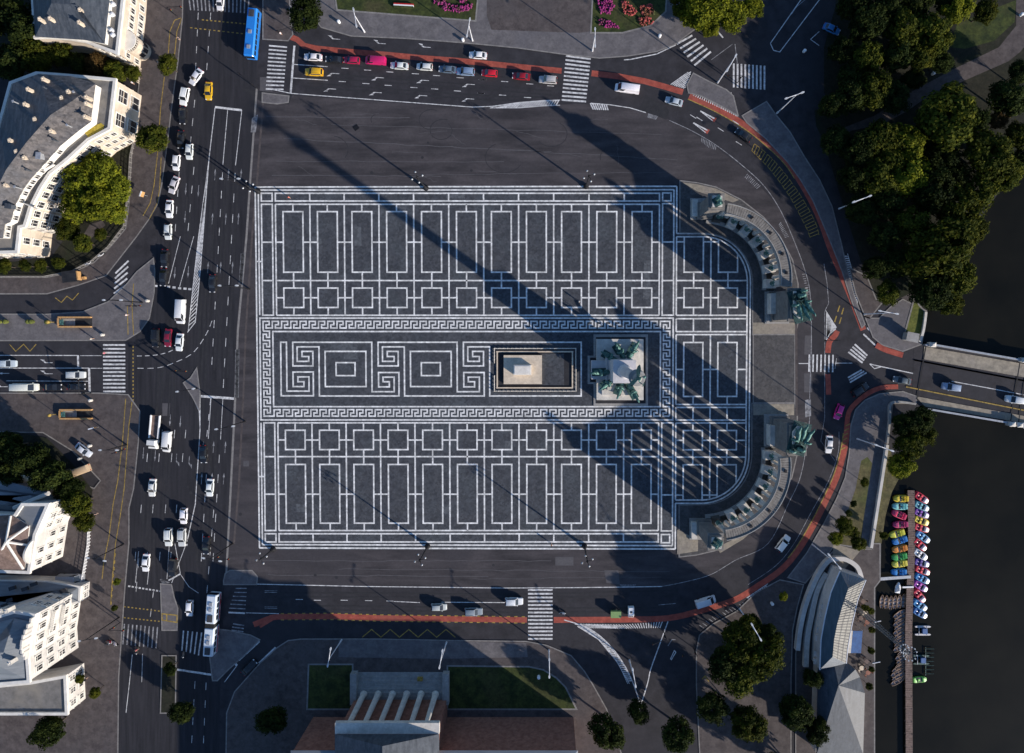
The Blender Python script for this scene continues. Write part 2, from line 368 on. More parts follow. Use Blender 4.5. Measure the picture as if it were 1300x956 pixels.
# centre panel spirals
def cp(pts, dx=0): return [(340+x/8.125+dx, 420+y/8.125) for x,y in pts]
ml(*cp([(240,575),(240,425),(450,425),(450,670),(115,670),(115,118),(175,118),(175,622),(405,622),(405,475),(290,475),(290,525),(352,525),(352,575)]), closed=True)
up = [(512,672),(512,165),(285,165),(285,315),(405,315),(405,265),(335,265),(335,212),(448,212),(448,362)]
for dx in (0,109):
    ml(*cp([(240,362),(240,118),(1060,118),(1060,628),(1290,628),(1290,478),(1175,478),(1175,525),(1240,525),(1240,578),(1128,578),(1128,430),(1340,430),(1340,672)]+up, dx), closed=True)
    ml(*cp([(575,212),(998,212),(998,575),(575,575)], dx), closed=True); ml(*cp([(688,328),(885,328),(885,462),(688,462)], dx), closed=True)
ml(*([(369.5+218,464.6),(369.5+218,434.5),(738,434.5),(738,502.7)]+cp(up,218)), closed=True)
# apse
A1 = [(859.2,296.4),(893,296.4)]+[(893+60.6*math.sin(t*R(90)/14), 358-61.6*math.cos(t*R(90)/14)) for t in range(1,15)]
A2 = [(892.6+60.6*math.cos(t*R(90)/14), 578+61*math.sin(t*R(90)/14)) for t in range(0,14)]+[(892.6,639),(859.2,639)]
ml(*(A1+A2))
B1 = [(859.2,300.6),(893,300.6)]+[(893+56.6*math.sin(t*R(90)/14), 358-57.4*math.cos(t*R(90)/14)) for t in range(1,15)]
B2 = [(892.6+56.6*math.cos(t*R(90)/14), 578+56.8*math.sin(t*R(90)/14)) for t in range(0,14)]+[(892.6,634.8),(859.2,634.8)]
ml(*(B1+B2)); ml((859.2,300.6),(859.2,400.2)); ml((859.2,536.8),(859.2,634.8)); ml((859.2,404.6),(859.2,421)); ml((859.2,424.8),(859.2,513.5)); ml((859.2,517.2),(859.2,533.3))
for yy in (400.3,404.6,421,424.8,513.5,517.2,533.3,537): ml((859.2,yy),(949.4,yy))
ml((903,302.6),(903,400.3)); ml((903,537),(903,632.6)); ml((903,404.6),(903,421)); ml((903,424.8),(903,513.5)); ml((903,517.2),(903,533.3))
for x in (881.2,924.8):
    ml((x,404.6),(x,421)); ml((x,517.2),(x,533.3)); ml((x,424.8),(x,434.8)); ml((x,503.3),(x,513.5)); ml((x,390.4),(x,400.3)); ml((x,537),(x,546.5)); ml((x,345.6),(x,365.7)); ml((x,571),(x,590))
    rect(x-12.2,434.8,x+12.2,503.3); rect(x-12.2,365.7,x+12.2,390.4); rect(x-12.2,546.5,x+12.2,571)
    for yy in (469,378,559): ml((x+12.2,yy),(903 if x<900 else 949.4,yy)); ml((859.2 if x<900 else 903,yy),(x-12.2,yy))
ml((869,300.6),(869,345.6),(893.4,345.6),(893.4,300.6)); ml((912.6,304.4),(912.6,345.6),(937,345.6),(937,322))
ml((869,634.8),(869,590),(893.4,590),(893.4,634.8)); ml((912.6,630.5),(912.6,590),(937,590),(937,613))
ml((859.2,356.2),(949.4,356.2)); ml((859.2,580.3),(949.2,580.3)); ml((859.2,307),(869,307)); ml((893.4,307),(913,307)); ml((859.2,628.5),(869,628.5)); ml((893.4,628.5),(913,628.5))
struct('plaza_mosaic', ms, 'white_stone')

# paving around the colonnades
outN = [(863,229.5),(885,232),(909,237.6),(941,253.7),(969,275.6),(990,300),(1006,330),(1013,360),(1013,409),(1010,424.5),(955.3,424.5)]
inn = [(955.3,358)]+[(893+62*math.sin(t*R(90)/12), 358-62*math.cos(t*R(90)/12)) for t in range(11,-1,-1)]+[(863,295.5)]
raised('colonnade_paving', outN+inn, 'cobble_apse', .10)
ym = lambda pts: [(x-1, 936.5-y) for x,y in pts]
raised('colonnade_paving', ym(outN+inn), 'cobble_apse', .10)
raised('apse_paving', [(956,424.8),(1009,424.8),(1009,511.5),(956,511.5)], 'cobble_apse', .11)
for q in ([(955.5,409.5),(1009,409.5),(1009,424),(955.5,424)],[(956,513),(1008,513),(1008,527),(985,527),(956,527)]):
    b = MB(); b.sheet(gp(q), .116); struct('sand_paving', b, 'paving_sand')
for q in ([(866,231.5),(885,234),(909,239.6),(938,254),(930,257),(885,243)],[(859.5,672),(886,685),(886,699.5),(859.5,703.5)],[(910,695),(940,680),(966,656),(980,640),(990,618),(994,600),(1004,600),(994,626),(974,655),(944,684),(914,702)]):
    b = MB(); b.sheet(gp(q), .116); struct('sand_paving', b, 'paving_sand')
b = MB(); b.ribbon(gp([(1010.5,410),(1011,528)]), 3*S, .118); struct('kerb', b, 'paving_brown')

# ------------------------------------------------------------------ pavements, lawns
raised('pavement', [(188,-700),(240,-700),(232,22),(226,80),(219,130),(213,180),(206,232),(201,258),(189,279),(174,300),(160,318),(135,350),(100,362),(60,373),(-600,374),(-600,352),(60,352),(95,345),(120,333),(140,314),(160,290),(164,260),(168,190),(178,95)], 'paving_brown')
raised('pavement', [(-600,398),(60,399),(105,396),(138,383),(160,362),(174,345),(195,328),(197,345),(196,372),(190,404),(178,421),(160,432),(-600,434)], 'paving_grey')
raised('pavement', [(-600,499),(126,499),(163,501),(178,522),(176,561),(170,620),(164,645),(164,690),(159,745),(151,860),(146,1300),(-600,1300),(-600,603),(60,600),(98,612),(120,620),(128,610),(92,572),(55,549),(-600,540)], 'paving_brown')
raised('museum_forecourt', [(372,-700),(385,-20),(395,18),(408,35),(446,46),(515,49),(589,54.5),(657,61),(715,69),(761,74),(796,71.5),(834,65.5),(856,57),(876,42),(905,20),(930,-30),(940,-700)], 'paving_grey')
flat('driveway', [(620,-700),(618,20),(624,38),(735,42),(750,40),(754,-700)], .126, 'paving_brown')
raised('pavement', [(334,-700),(366,-700),(368,20),(372,44),(366,52),(334,50)], 'paving_brown')
raised('pavement', [(333,118),(367,122),(366,130),(352,132),(333,130)], 'paving_grey', .06)
# islands and NE pavements
raised('traffic_island', [(880,93),(897,102),(922,114),(931,122),(937,147),(912,133),(890,122),(874,118),(872,108)], 'paving_grey', .1)
raised('pavement', [(942,147),(973,129),(985,146),(1003,168),(1021,199),(1040,228),(1056,262),(1068,310),(1075,340),(1085,378),(1098,412),(1094,416),(1081,382),(1069,345),(1056,312),(1044,283),(1032,255),(1016,228),(1000,206),(972,176),(948,156)], 'paving_grey', .1)
raised('pavement', [(1098,402),(1104,404),(1116,404),(1130,390),(1146,380),(1176,395),(1170,437),(1146,446),(1120,438),(1108,428)], 'paving_grey', .1)
raised('pavement', [(1078,340),(1100,350),(1112,380),(1120,384),(1104,404),(1098,402),(1086,372)], 'paving_brown', .1)
raised('pavement', [(1080,540),(1086,520),(1098,508),(1116,500),(1146,497),(1163,503),(1163,512),(1133,512),(1127,560),(1119,612),(1110,660),(1106,696),(1090,696),(1060,690),(1044,714),(1022,740),(1000,733),(1024,702),(1046,664),(1062,633),(1073,606),(1078,575)], 'paving_grey', .1)
raised('pavement', [(960,752),(990,736),(1020,742),(1012,770),(1006,800),(1004,860),(1004,1300),(905,1300),(884,870),(884,826),(888,806),(905,792),(935,776)], 'paving_brown', .1)
raised('terrace', [(1084,697),(1106,697),(1106,690),(1117,690),(1117,737),(1110,746),(1110,1300),(1010,1300),(1010,830),(1016,790),(1030,745),(1046,712),(1060,697)], 'paving_brown', .1)
flat('sand_paving', [(1058,690),(1092,699),(1082,711),(1068,727),(1056,715)], .106, 'paving_sand')
flat('earth_bank', [(1093,585),(1101,580),(1107,588),(1102,620),(1096,660),(1092,694),(1058,690),(1074,655),(1086,620)], .106, 'earth_bank')
flat('earth_bank', [(1128,565),(1142,606),(1132,625),(1124,655),(1119,690),(1110,690),(1116,640)], .05, 'earth_bank')
# bottom pavement
raised('pavement', [(282,1300),(288,905),(298,878),(330,842),(352,822),(366,813),(382,811),(480,811),(580,813),(668,814),(694,819),(725,832),(742,852),(752,868),(770,900),(790,960),(830,1300)], 'paving_brown')
raised('pavement', [(262,797),(290,800),(318,806),(330,812),(312,830),(290,850),(276,864),(270,864)], 'paving_grey', .08)
flat('asphalt_patch', [(478,812),(580,814),(668,816),(670,834),(560,836),(430,834),(430,812)], .126, 'paving_grey')
raised('traffic_island', [(204,741),(218,742),(221,757),(226,772),(225,800),(206,800)], 'paving_grey', .1)
raised('traffic_island', [(250,467),(254,498),(253,520),(244,503),(233,486),(242,480)], 'paving_grey', .1)
raised('traffic_island', [(284,737),(286,728),(292,724),(320,724),(327,732),(326,742),(284,742)], 'paving_grey', .06)
# lawns
def lawn(pts, m='lawn', name='lawn'): raised(name, pts, m, .16, True, 2)
lawn([(418,-60),(428,13),(604,27),(612,-60)]); lawn([(755,-60),(750,42),(790,42),(826,33),(845,15),(850,-60)])
lawn([(390,900),(392,843),(448,843),(448,900)]); lawn([(568,900),(568,845),(672,846),(690,850),(706,860),(718,872),(732,900)])
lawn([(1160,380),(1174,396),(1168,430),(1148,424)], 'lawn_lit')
raised('lawn', [(206,832),(224,832),(223,905),(204,905)], 'soil', .14)
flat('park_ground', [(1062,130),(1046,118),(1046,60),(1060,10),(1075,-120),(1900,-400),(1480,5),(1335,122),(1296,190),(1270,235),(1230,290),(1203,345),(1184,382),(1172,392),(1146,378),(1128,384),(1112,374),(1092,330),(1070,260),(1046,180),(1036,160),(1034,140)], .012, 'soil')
flat('park_path', [(1052,178),(1064,165),(1110,147),(1160,115),(1210,88),(1268,60),(1300,20),(1330,24),(1295,66),(1280,78),(1225,102),(1170,128),(1150,142),(1120,158),(1080,166),(1062,182)], .020, 'paving_brown')
flat('park_path', [(1290,-60),(1310,-60),(1312,22),(1290,36)], .024, 'paving_brown')
flat('park_path', [(1144,378),(1156,372),(1164,392),(1156,420),(1140,416)], .020, 'paving_brown')
flat('grass_patch', [(1215,30),(1290,0),(1288,28),(1262,52),(1225,62),(1205,60)], .018, 'lawn')
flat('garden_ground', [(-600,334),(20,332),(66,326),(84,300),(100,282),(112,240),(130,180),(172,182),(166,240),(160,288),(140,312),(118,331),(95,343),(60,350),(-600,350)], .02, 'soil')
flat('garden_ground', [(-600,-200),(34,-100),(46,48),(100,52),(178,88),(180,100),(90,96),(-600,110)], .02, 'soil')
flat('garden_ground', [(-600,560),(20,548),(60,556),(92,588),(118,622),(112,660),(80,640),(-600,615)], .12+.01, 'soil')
flat('garden_path', [(105,300),(114,285),(130,280),(134,286),(122,296),(108,312)], .03, 'paving_brown')

# ------------------------------------------------------------------ bike lanes
red = MB()
red.ribbon(gp([(369,47),(377,50),(386,58),(402,61.5),(446,65.8),(492,69.4),(538,73.8),(584,77.2),(657,84.5),(713,90)]), 7*S, .010)
red.ribbon(gp([(751,93),(785,97),(818,103),(842,109.5),(867,117)]), 7.5*S, .010)
ringR = smoothline(gp([(875,122),(910,138),(943,157),(970,177.5),(998,204),(1015,229),(1031,257),(1043,284),(1054,315),(1067.6,347),(1083,384),(1096,419)]))
red.ribbon(ringR, 7.5*S, .010)
red.ribbon(smoothline(gp([(1112,438),(1124,444),(1146,451)])), 7*S, .114)
red.ribbon(smoothline(gp([(1063,420),(1060,426),(1053,434),(1051,448)])), 7*S, .010); red.ribbon(gp([(1051,475),(1052,501)]), 6.5*S, .010)
red.ribbon(smoothline(gp([(1140,491),(1120,492),(1104,498),(1088,510),(1078,522),(1075,537)])), 6*S, .112)
ringS = smoothline(gp([(1076,537),(1074,558),(1070,579),(1062,606),(1050.6,631),(1034.5,663.5),(1013.8,698),(992,723),(962,744),(934,761),(897,773),(850,784.5),(791,786.5),(703,787)]))
red.ribbon(ringS, 7.5*S, .011)
red.ribbon(gp([(669,787),(554,785.5),(480,784.5),(420,782.5),(354,783),(345,784),(322,793)]), 7*S, .010)
red.ribbon(gp([(350,784),(330,796)]), 3*S, .012)
struct('bike_lane', red, 'bike_red')
ye = MB()
def off(pts, d):
    out = []
    for i, p in enumerate(pts):
        a = Vector(pts[max(i-1,0)]); b = Vector(pts[min(i+1,len(pts)-1)]); t = (b-a).normalized(); out.append((p[0]-t.y*d, p[1]+t.x*d))
    return out
ye.ribbon(off(ringR[:30], -4.2*S), .22, .013); ye.ribbon(off(ringS[4:40], -4.3*S), .25, .014)
def dashes(mb, pts, n, frac, w, z):
    for i in range(n): mb.ribbon([along(pts, (i+.5-frac/2)/n), along(pts, (i+.5+frac/2)/n)], w, z)
for d in (4,-4): dashes(ye, off(gp([(480,784.5),(420,782.5),(354,783)]), d*S), 14, .45, .25, .013); dashes(ye, off(gp([(669,787),(554,785.5),(480,784.5)]), d*S), 20, .45, .25, .013)
for d in (0,3): ye.ribbon(gp([(1160,457+0*d),(1173,459.5),(1300,483.5),(1420,506)]), .35, .135)
ye.ribbon(gp([(1150,491),(1180,497),(1300,521),(1420,545)]), .3, .132)
# tram-like yellow cycle lines on the left pavements
for pts in ([(214,68),(216,40),(222,26),(230,23)],[(222,70),(225,40),(231,24)],[(209,98),(204,140),(201,190),(196,235),(191,258),(182,274)],[(205,200),(203,240),(200,258),(190,278)],[(162,388),(163,425)],[(170,360),(168,390),(170,425)],[(160,506),(156,560),(150,610),(144,640),(139,680),(132,715),(130,735)],[(168,510),(164,540),(161,580),(158,620),(153,655),(147,690),(143,735),(141,765)]):
    ye.ribbon(gp(pts), .2, .126)
dashes(ye, gp([(169,438),(169,525)]), 18, .5, .3, .013); dashes(ye, gp([(255,25),(318,31)]), 12, .5, .3, .013); dashes(ye, gp([(240,35),(310,43)]), 12, .5, .25, .013)
dashes(ye, gp([(156,770),(204,776)]), 10, .45, .3, .013); dashes(ye, gp([(156,784),(204,789)]), 10, .45, .3, .013); dashes(ye, gp([(147,700),(141,770)]), 8, .5, .3, .127)
ye.ribbon(gp([(206,779),(225,781),(225,790),(206,787)]), .3, .106, True); ye.ribbon(gp([(212,780),(212,788)]), .3, .107)
for base in ((460,1),):
    zz = [(447,808)]+[(460+i*11.8, 799 if i % 2 else 809) for i in range(11)]; ye.ribbon(gp(zz[1:]), .22, .013)
ye.ribbon(gp([(12,437),(20,446),(30,437),(38,446),(46,437)]), .2, .013); ye.ribbon(gp([(70,378),(78,384),(85,376),(92,381),(100,372)]), .2, .013)
for a in ((1066,388),(1071,391),(1062,401),(1068,403)): ye.ribbon(gp([a,(a[0]-2.5,a[1]+8)]), .3, .013)
for i in range(6): ye.ribbon(gp([(1079-1.2*i,538+6*i),(1073-1.2*i,541+6*i)]), .25, .017)
ye.ribbon(gp([(891,862),(895,858),(897,861),(900,865)]), .3, .106)
# yellow hatched strip on the ring
hl = gp([(957,182),(968,190),(982,203),(998,222),(1013,243),(1026,264),(1037,286),(1040,300)]); hr = gp([(953,190),(963,200),(976,213),(990,231),(1003,250),(1015,272),(1025,292),(1029,303)])
dk = MB(); dk.sheet(hl+hr[::-1], .008); struct('hatched_lane', dk, 'asphalt_dark_patch')
for i in range(34): ye.ribbon([along(hl,(i+.2)/34), along(hr,(i+.5)/34)], .17, .014)
dashes(ye, hl, 14, .7, .16, .014); dashes(ye, hr, 14, .7, .16, .014)
struct('yellow_markings', ye, 'road_yellow')

# ------------------------------------------------------------------ white markings
wm = MB(); wf = MB(); Z = .013; LC = [0]
def line(*pts, w=.16, mb=None, z=Z, sm=False): LC[0] = (LC[0]+5) % 17; z += LC[0]*.0004; (mb or wm).ribbon(smoothline(gp(pts)) if sm else gp(pts), w, z)
line((341,112.5),(369,118.5),(400,121),(600,136),(625,135),(660,130),(711,127),w=.2); line((750,131),(774,133),(800,137),(820,143),w=.2)
line((850,153),(880,167),(910,185),(941,209),(969,235),(989.6,265),(1005.7,300),(1022,343.5),(1028.7,376),(1030,430),(1028,500),(1027,540),(1017,602),(1001,639),(975,690),(934,711),(902,729.5),(868,739),(840,744.6),w=.17,sm=True,mb=wf)
line((840,744.6),(735,746),(640,746.5),(460,744.5),(326,741.5),w=.2)
line((373.8,58),(369,118),w=.5); line((372.6,81.7),(416,84.7),w=.2); line((372,99),(416,102),w=.2)
def sd(pts, w=.16, L=8, mb=None, ang=None):       # short dashes centred on points
    for i,(x,y) in enumerate(pts):
        a = ang if ang is not None else 3.5
        dx, dy = math.cos(R(a))*L/2, math.sin(R(a))*L/2
        (mb or wm).ribbon(gp([(x-dx,y-dy),(x+dx,y+dy)]), w, Z)
sd([(400+x/4.345,y/4.345) for x,y in ((165,377),(290,387),(412,397),(553,407),(670,417),(800,429),(923,440),(150,450),(280,461),(403,471),(545,483),(660,491),(785,502),(915,515))]+[(600+x/4.345,y/4.345) for x,y in ((55,440),(177,450),(315,463),(430,474),(45,515),(165,525),(303,538))], L=9)
def arrow(x, y, a, kind='s', mb=None):            # painted road arrow, a = heading in photo degrees
    mb = mb or wf; c, s = math.cos(R(a)), math.sin(R(a)); f = lambda u, v: G(x+u*c-v*s, y+u*s+v*c)
    mb.ribbon([f(-7,0),f(2,0)], .14, Z)
    if kind == 's': mb.sheet([f(2,-1.3),f(8,0),f(2,1.3)], Z)
    else:
        q = 1 if kind == 'r' else -1
        mb.ribbon([f(2,0),f(5,2.2*q)], .3, Z); mb.sheet([f(4,1*q),f(9,4.2*q),f(3.4,3.6*q)], Z)
for x,y in ((88,405),(335,428),(583,443),(835,465),(70,490),(322,510),(573,527),(832,545)): arrow(400+(x+15)/4.345, y/4.345, 184, 'l', wm)
for x,y in ((100,215),(352,240),(600,260)): arrow(400+(x+8)/4.345, y/4.345, 184, 'r', wm)
# avenue
line((273,136),(307,140),w=.55); line((273,137),(265.5,200),(255,336),(248,409),(238,422),w=.2); line((265.6,200),(252,300),(247,345),(241,405),w=.14)
line((289,140),(283,209),w=.16); line((307,140),(299,210),w=.16)
for x0,y0,n in ((283,214,0),(299,214,0)): pass
def vdash(x0,y0,x1,y1,n,fr=.42,w=.14): dashes(wm, gp([(x0,y0),(x1,y1)]), n, fr, w, Z)
vdash(283,212,268.5,470,11); vdash(299,212,283,500,11); vdash(248,120,241,190,3); vdash(268,10,262,95,4); vdash(252,10,248,95,4)
line((229,300),(214,360),w=.14); line((246,300),(228,364),w=.14)
vdash(247,205,238,300,4); vdash(228,212,222,300,4)
for i,(x,y) in enumerate(((214,364),(221,365),(228,366),(235,366.5),(241,367),(198,363))): sd([(x,y)], w=.5, L=4, ang=4)
for y in (222,278): 
    for x in (273,290,306): arrow(x-(y-222)*.06, y, -86)
for y in (340,): 
    for x in (264,280,295): arrow(x, y, -86)
for x,y in ((236,240),(252,242),(222,346),(239,345),(235,275)): arrow(x, y, 94)
# junction guide lines
dashes(wm, smoothline(gp([(172,452),(190,451.5),(205,449.5),(220,444),(236,430)])), 7, .6, .16, Z); dashes(wm, smoothline(gp([(172,467.5),(200,467),(220,461),(245,448),(262,424),(270,405)])), 10, .6, .16, Z)
line((255,503),(297,506),w=.6); line((268,505),(264.5,557),w=.14); line((283,506),(280,558),w=.14); line((244,503),(253,522),(254,545),(248,640),(238,685),w=.22); line((254,498),(254,540),w=.2)
line((218,740),(238,686),w=.14); line((216,676),(212,735),w=.14); line((232,690),(238,692),w=.5)
line((214,737),(229,728.5),w=.35); line((229,728),(222,690),w=.16); line((229,729),(240,745),(252,753),w=.14)
for y0 in (545,575,640,700): 
    for x in (191,206,222,236): vdash(x-(y0-545)*.12,y0,x-(y0-545)*.12-1,y0+12,1,.9)
for y in (560,600): 
    for x in (258,271,286): arrow(x-(y-560)*.05, y+8, -86)
for x,y in ((182,575),(197,578),(216,533),(229,535)): arrow(x, y, 94)
for x,y in ((224,583),(240,586)): arrow(x, y, 94, 'l')
vdash(268,500,262,560,3); vdash(279,570,270,720,6); vdash(264,570,255,720,6); vdash(272,640,262,760,5)
line((176,700),(172,740),w=.14); line((191,705),(187,742),w=.14)
dashes(wm, gp([(162,744),(206,751)]), 10, .6, .4, Z); line((168,831),(164,870),(160,905),w=.16); line((225,850),(271,857),w=.5); line((181,830),(180,866),w=.14); vdash(248,858,243,950,4); vdash(262,860,258,950,4)
vdash(177,700,172,760,2); vdash(196,742,190,790,2)
# Andrassy side road
line((-40,451),(99,451.3),w=.2); line((99,451),(99.3,466),w=.5); line((102,451.5),(129,451.5),w=.14); line((-40,467.3),(113,467.3),w=.2); line((113,467.3),(114,497),w=.55); line((115,467.5),(130,467.5),w=.14); line((8,483.5),(113,484),w=.16); line((-40,499),(113,499),w=.2)
arrow(60,460.5,180,'r',wm); arrow(60,474.5,180,'r',wm); arrow(5,474,180,'s',wm); arrow(3,491,180,'r',wm)
# ring, right
line((1046,335),(1050,360),(1052,385),(1047,395),w=.16,mb=wf); line((1047,395),(1047,450),w=.14,mb=wf); line((1047,472),(1047,530),(1042,560),(1060,585),w=.12,mb=wf)
line((1104,462),(1112,464),(1168,476),w=.25); line((1104,462),(1110,468),(1118,466),w=.2); line((1208,484),(1254,492.5),(1330,507),w=.2,z=.02); line((1014,461.5),(1027,461.5),w=.2); line((1060,461),(1082,461),w=.2); line((1060,468),(1062,455),w=.1)
line((1065,548),(1064,575),(1052,610),(1030,650),(1008,690),(985,718),(950,742),w=.14,sm=True,z=.018,mb=wf)
# top right
line((858,57),(834,68.5),(800,75.5),(792,76),w=.25); line((911,40),(918,48),w=.35); line((903,76),(930,56),w=.14,mb=wf)
line((933,56),(936,80),w=.2,mb=wf); line((978,55),(982,64),(990,66),(1040,0),(1060,-40),w=.2); line((978,55),(1020,-5),(1040,-40),w=.2); line((1024,-2),(1012,8),(1005,18),w=.14,mb=wf)
line((1029,50),(1040,40),w=.16); line((1029,50),(1040,58),w=.16); line((930,153),(938,158),w=.2)
sd([(888,151),(915,164.5),(938,182),(880,148)], w=.16, L=9, ang=32)
# bottom
line((716,787),(746,797),(770,815),(790,840),(804,868),(815,900),w=.25,sm=True); line((734,796),(760,812),(782,838),(797,868),w=.16,sm=True); line((848,789),(836,822),(826,850),(822,868),(812,900),w=.25,sm=True)
line((500,763.5),(533,765),w=.16); line((560,764.5),(642,765),w=.2); sd([(403,762),(437,762),(468,762.5),(495,763),(380,761)], w=.16, L=9, ang=1)
line((312,778),(354,779),w=.16); line((303,838),(329,814),w=.6); line((329,842),(350,822),w=.5); line((298,842),(301,845),w=.6); line((300,846),(285,866),w=.16)
for y in (750,770.5): line((336,y),(352,y),w=.14,mb=wf); line((336,y+2),(352,y+2),w=.14,mb=wf)
for x,y in ((868,770),): line((836,768),(858,766),w=.16,mb=wf)
line((851,837),(856,826),(858,828),(852,838),w=.2); line((848,820),(853,812),(858,812),w=.2,mb=wf)
# hatchings
def hatch(Lp, Rp, n, sh, w=.14, mb=None, border=True):
    Lp, Rp = gp(Lp), gp(Rp)
    for i in range(n):
        t = (i+.5)/n
        if 0 <= t+sh <= 1: (mb or wm).ribbon([along(Lp,t), along(Rp,t+sh)], w, Z)
    if border: (mb or wm).ribbon(Lp, .16, Z+.001); (mb or wm).ribbon(Rp, .16, Z+.001)
hatch([(622,137),(660,137),(690,134.5),(711,133.5)],[(630,134.5),(660,130),(690,127.5),(711,127)],26,.04,.28)
hatch([(748,131),(774,133)],[(750,139),(774,140)],9,.08,.3,border=False)
hatch([(263,225),(255,336),(248,409)],[(257,265),(247,345),(239,420)],34,-.03,.2)
hatch([(876,120),(905,133),(936,148)],[(884,115),(910,125),(932,139)],22,-.05,.24,border=False); hatch([(936,148),(928,117)],[(932,139),(923,119)],12,-.06,.2)
hatch([(872,92),(878,91),(870,112)],[(850,107),(860,110),(868,112)],8,.02,.25,border=False)
hatch([(1070,324),(1079,355),(1089,391)],[(1076,322),(1084,352),(1089,388)],24,.03,.28)
hatch([(1048,394),(1055,405),(1062,416)],[(1049,432),(1053,424),(1061,418)],12,-.1,.3)
hatch([(728,792),(790,793),(846,789)],[(745,797),(790,798),(840,797)],34,.02,.22,border=False); hatch([(733,795),(760,812),(783,840),(799,868)],[(740,794),(764,809),(788,838),(804,866)],36,.02,.24)
hatch([(948,759),(975,741)],[(950,764),(978,747)],12,.06,.3); hatch([(886,795),(905,782),(945,764)],[(890,800),(908,787),(947,768)],14,.03,.16,wf,border=False)
for q in (([(823,144),(837,148)],[(821,149),(833,152)]),([(890,174),(900,180),(912,187)],[(889,179),(899,187),(910,191)]),([(948,220),(968,238)],[(944,224),(962,241)]),([(991,281),(1003,303)],[(988,284),(997,303)]),([(1018,347),(1025,378)],[(1021,345),(1029,376)]),([(1022,508),(1030,506)],[(1022,530),(1030,528)]),([(786,742),(810,742)],[(790,746),(806,746)]),([(1022,560),(1026,568)],[(1018,566),(1022,574)]),([(320,150),(328,145)],[(318,168),(325,168)]),([(306,322),(311,321)],[(303,362),(308,361)]),([(299,444),(304,443)],[(298,505),(303,505)]),([(216,740),(204,735)],[(206,741),(203,735)])):
    hatch(*q, 11, .05, .16, wf, border=False)
# shark-tooth pairs on the ring
for o in ((889,141),(880,156)):
    line((o[0],o[1]),(o[0]+18,o[1]+9.5),w=.35); line((o[0],o[1]),(o[0]+16,o[1]+12.5),w=.2)
    b = MB(); b.sheet(gp([(o[0]+15,o[1]+7),(o[0]+21,o[1]+9),(o[0]+18,o[1]+14),(o[0]+14,o[1]+12)]), Z-.001); struct('road_marking', b, 'bike_red')
struct('lane_markings', wm, 'road_white'); struct('worn_markings', wf, 'road_white_worn')
def zebra(a0, a1, b0, b1, n, w, m='road_white', z=.014):      # bars from a(t) to b(t)
    z_ = MB()
    for i in range(n):
        t = i/(n-1) if n > 1 else 0
        p = (a0[0]+(a1[0]-a0[0])*t, a0[1]+(a1[1]-a0[1])*t); q = (b0[0]+(b1[0]-b0[0])*t, b0[1]+(b1[1]-b0[1])*t)
        z_.ribbon(gp([p,q]), w*S, z)
    struct('zebra_crossing', z_, m)
zebra((240,-2),(316,-2),(242,13),(315,17),16,1.6,'road_white_worn')
zebra((341.5,58),(337.5,113),(364.5,60),(360,113.5),12,1.9); zebra((350.5,38),(351,43),(362,38.5),(362,44),2,1.9); 
zebra((718.5,71),(713,126.8),(750,75),(744,129),12,2.2); zebra((859,56),(881.5,83),(879,45),(902.5,65.6),6,2.4); zebra((931.5,80.6),(970.5,83.5),(931.5,111),(970.5,114),9,2.2)
zebra((146.5,347),(144.6,372.8),(163.3,331),(161,361),5,2.2); zebra((130.8,438),(131,497),(159,438),(159.2,497),13,2.2); zebra((148,501),(148,501),(159.5,501.3),(159.5,501.3),1,2)
zebra((131.5,578),(126,601.5),(145,595.6),(139.5,618.5),5,2.2); zebra((158,792),(200,796),(156,818),(198,823),9,1.6,'road_white_worn'); zebra((233,800.6),(256,803),(231,826),(252,832),5,1.7)
zebra((294,741),(294,741),(314.5,741.6),(314.5,741.6),1,2); zebra((299,747),(291,772),(313.5,747),(311.5,773),6,1.4,'road_white_worn'); zebra((290,777.5),(290,777.5),(311,778.5),(311,778.5),1,2); zebra((296,792),(294,800),(310,794),(309,802),3,1.5,'road_white_worn')
zebra((670.3,749),(670.5,811),(701.5,749),(701.5,811),14,2.2); zebra((1027.5,450),(1057.5,450.5),(1027,472),(1057,472.5),7,1.9); zebra((1077,446.8),(1085,437),(1095,460.6),(1101,451.5),4,2.2); zebra((1079,442),(1090,428),(1079.1,442),(1090.1,428),2,.1)
zebra((1096,424),(1101,416),(1111.5,438.6),(1118,434),2,2); zebra((1076.5,479.5),(1079,485.5),(1094,469.5),(1100,473),3,1.9); zebra((361,-4),(381,-6),(374,15.5),(387,8),4,1.6,'road_white_worn')

# wear on the square and roads: seams, filled cracks, tyre tracks, patches in the mosaic
rw = random.Random(21)
sm_ = MB(); tk = MB(); TZ = [0]
for x0,x1,y0,sl in ((338,520,148,.01),(360,700,176,.05),(420,840,158,.03),(350,640,205,.0),(520,850,222,-.01),(345,560,222,.01),(640,860,190,.06),(330,700,712,.0),(430,850,722,.01),(340,620,730,.005),(600,840,735,-.01)):
    P_ = []; n_ = int((x1-x0)/14)
    for i in range(n_+1): P_.append((x0+(x1-x0)*i/n_, y0+sl*(x1-x0)*i/n_+rw.uniform(-.8,.8)))
    sm_.ribbon(gp(P_), rw.uniform(.08,.2), .0095)
for i in range(16):
    x,y = rw.uniform(350,830),rw.uniform(132,228); a = rw.uniform(-.2,1.7); L_ = rw.uniform(12,50); P_ = [(x+L_*j/5*math.cos(a)+rw.uniform(-1,1), y+L_*j/5*math.sin(a)*.5+rw.uniform(-1,1)) for j in range(6)]; sm_.ribbon(gp(P_), .09, .0098)
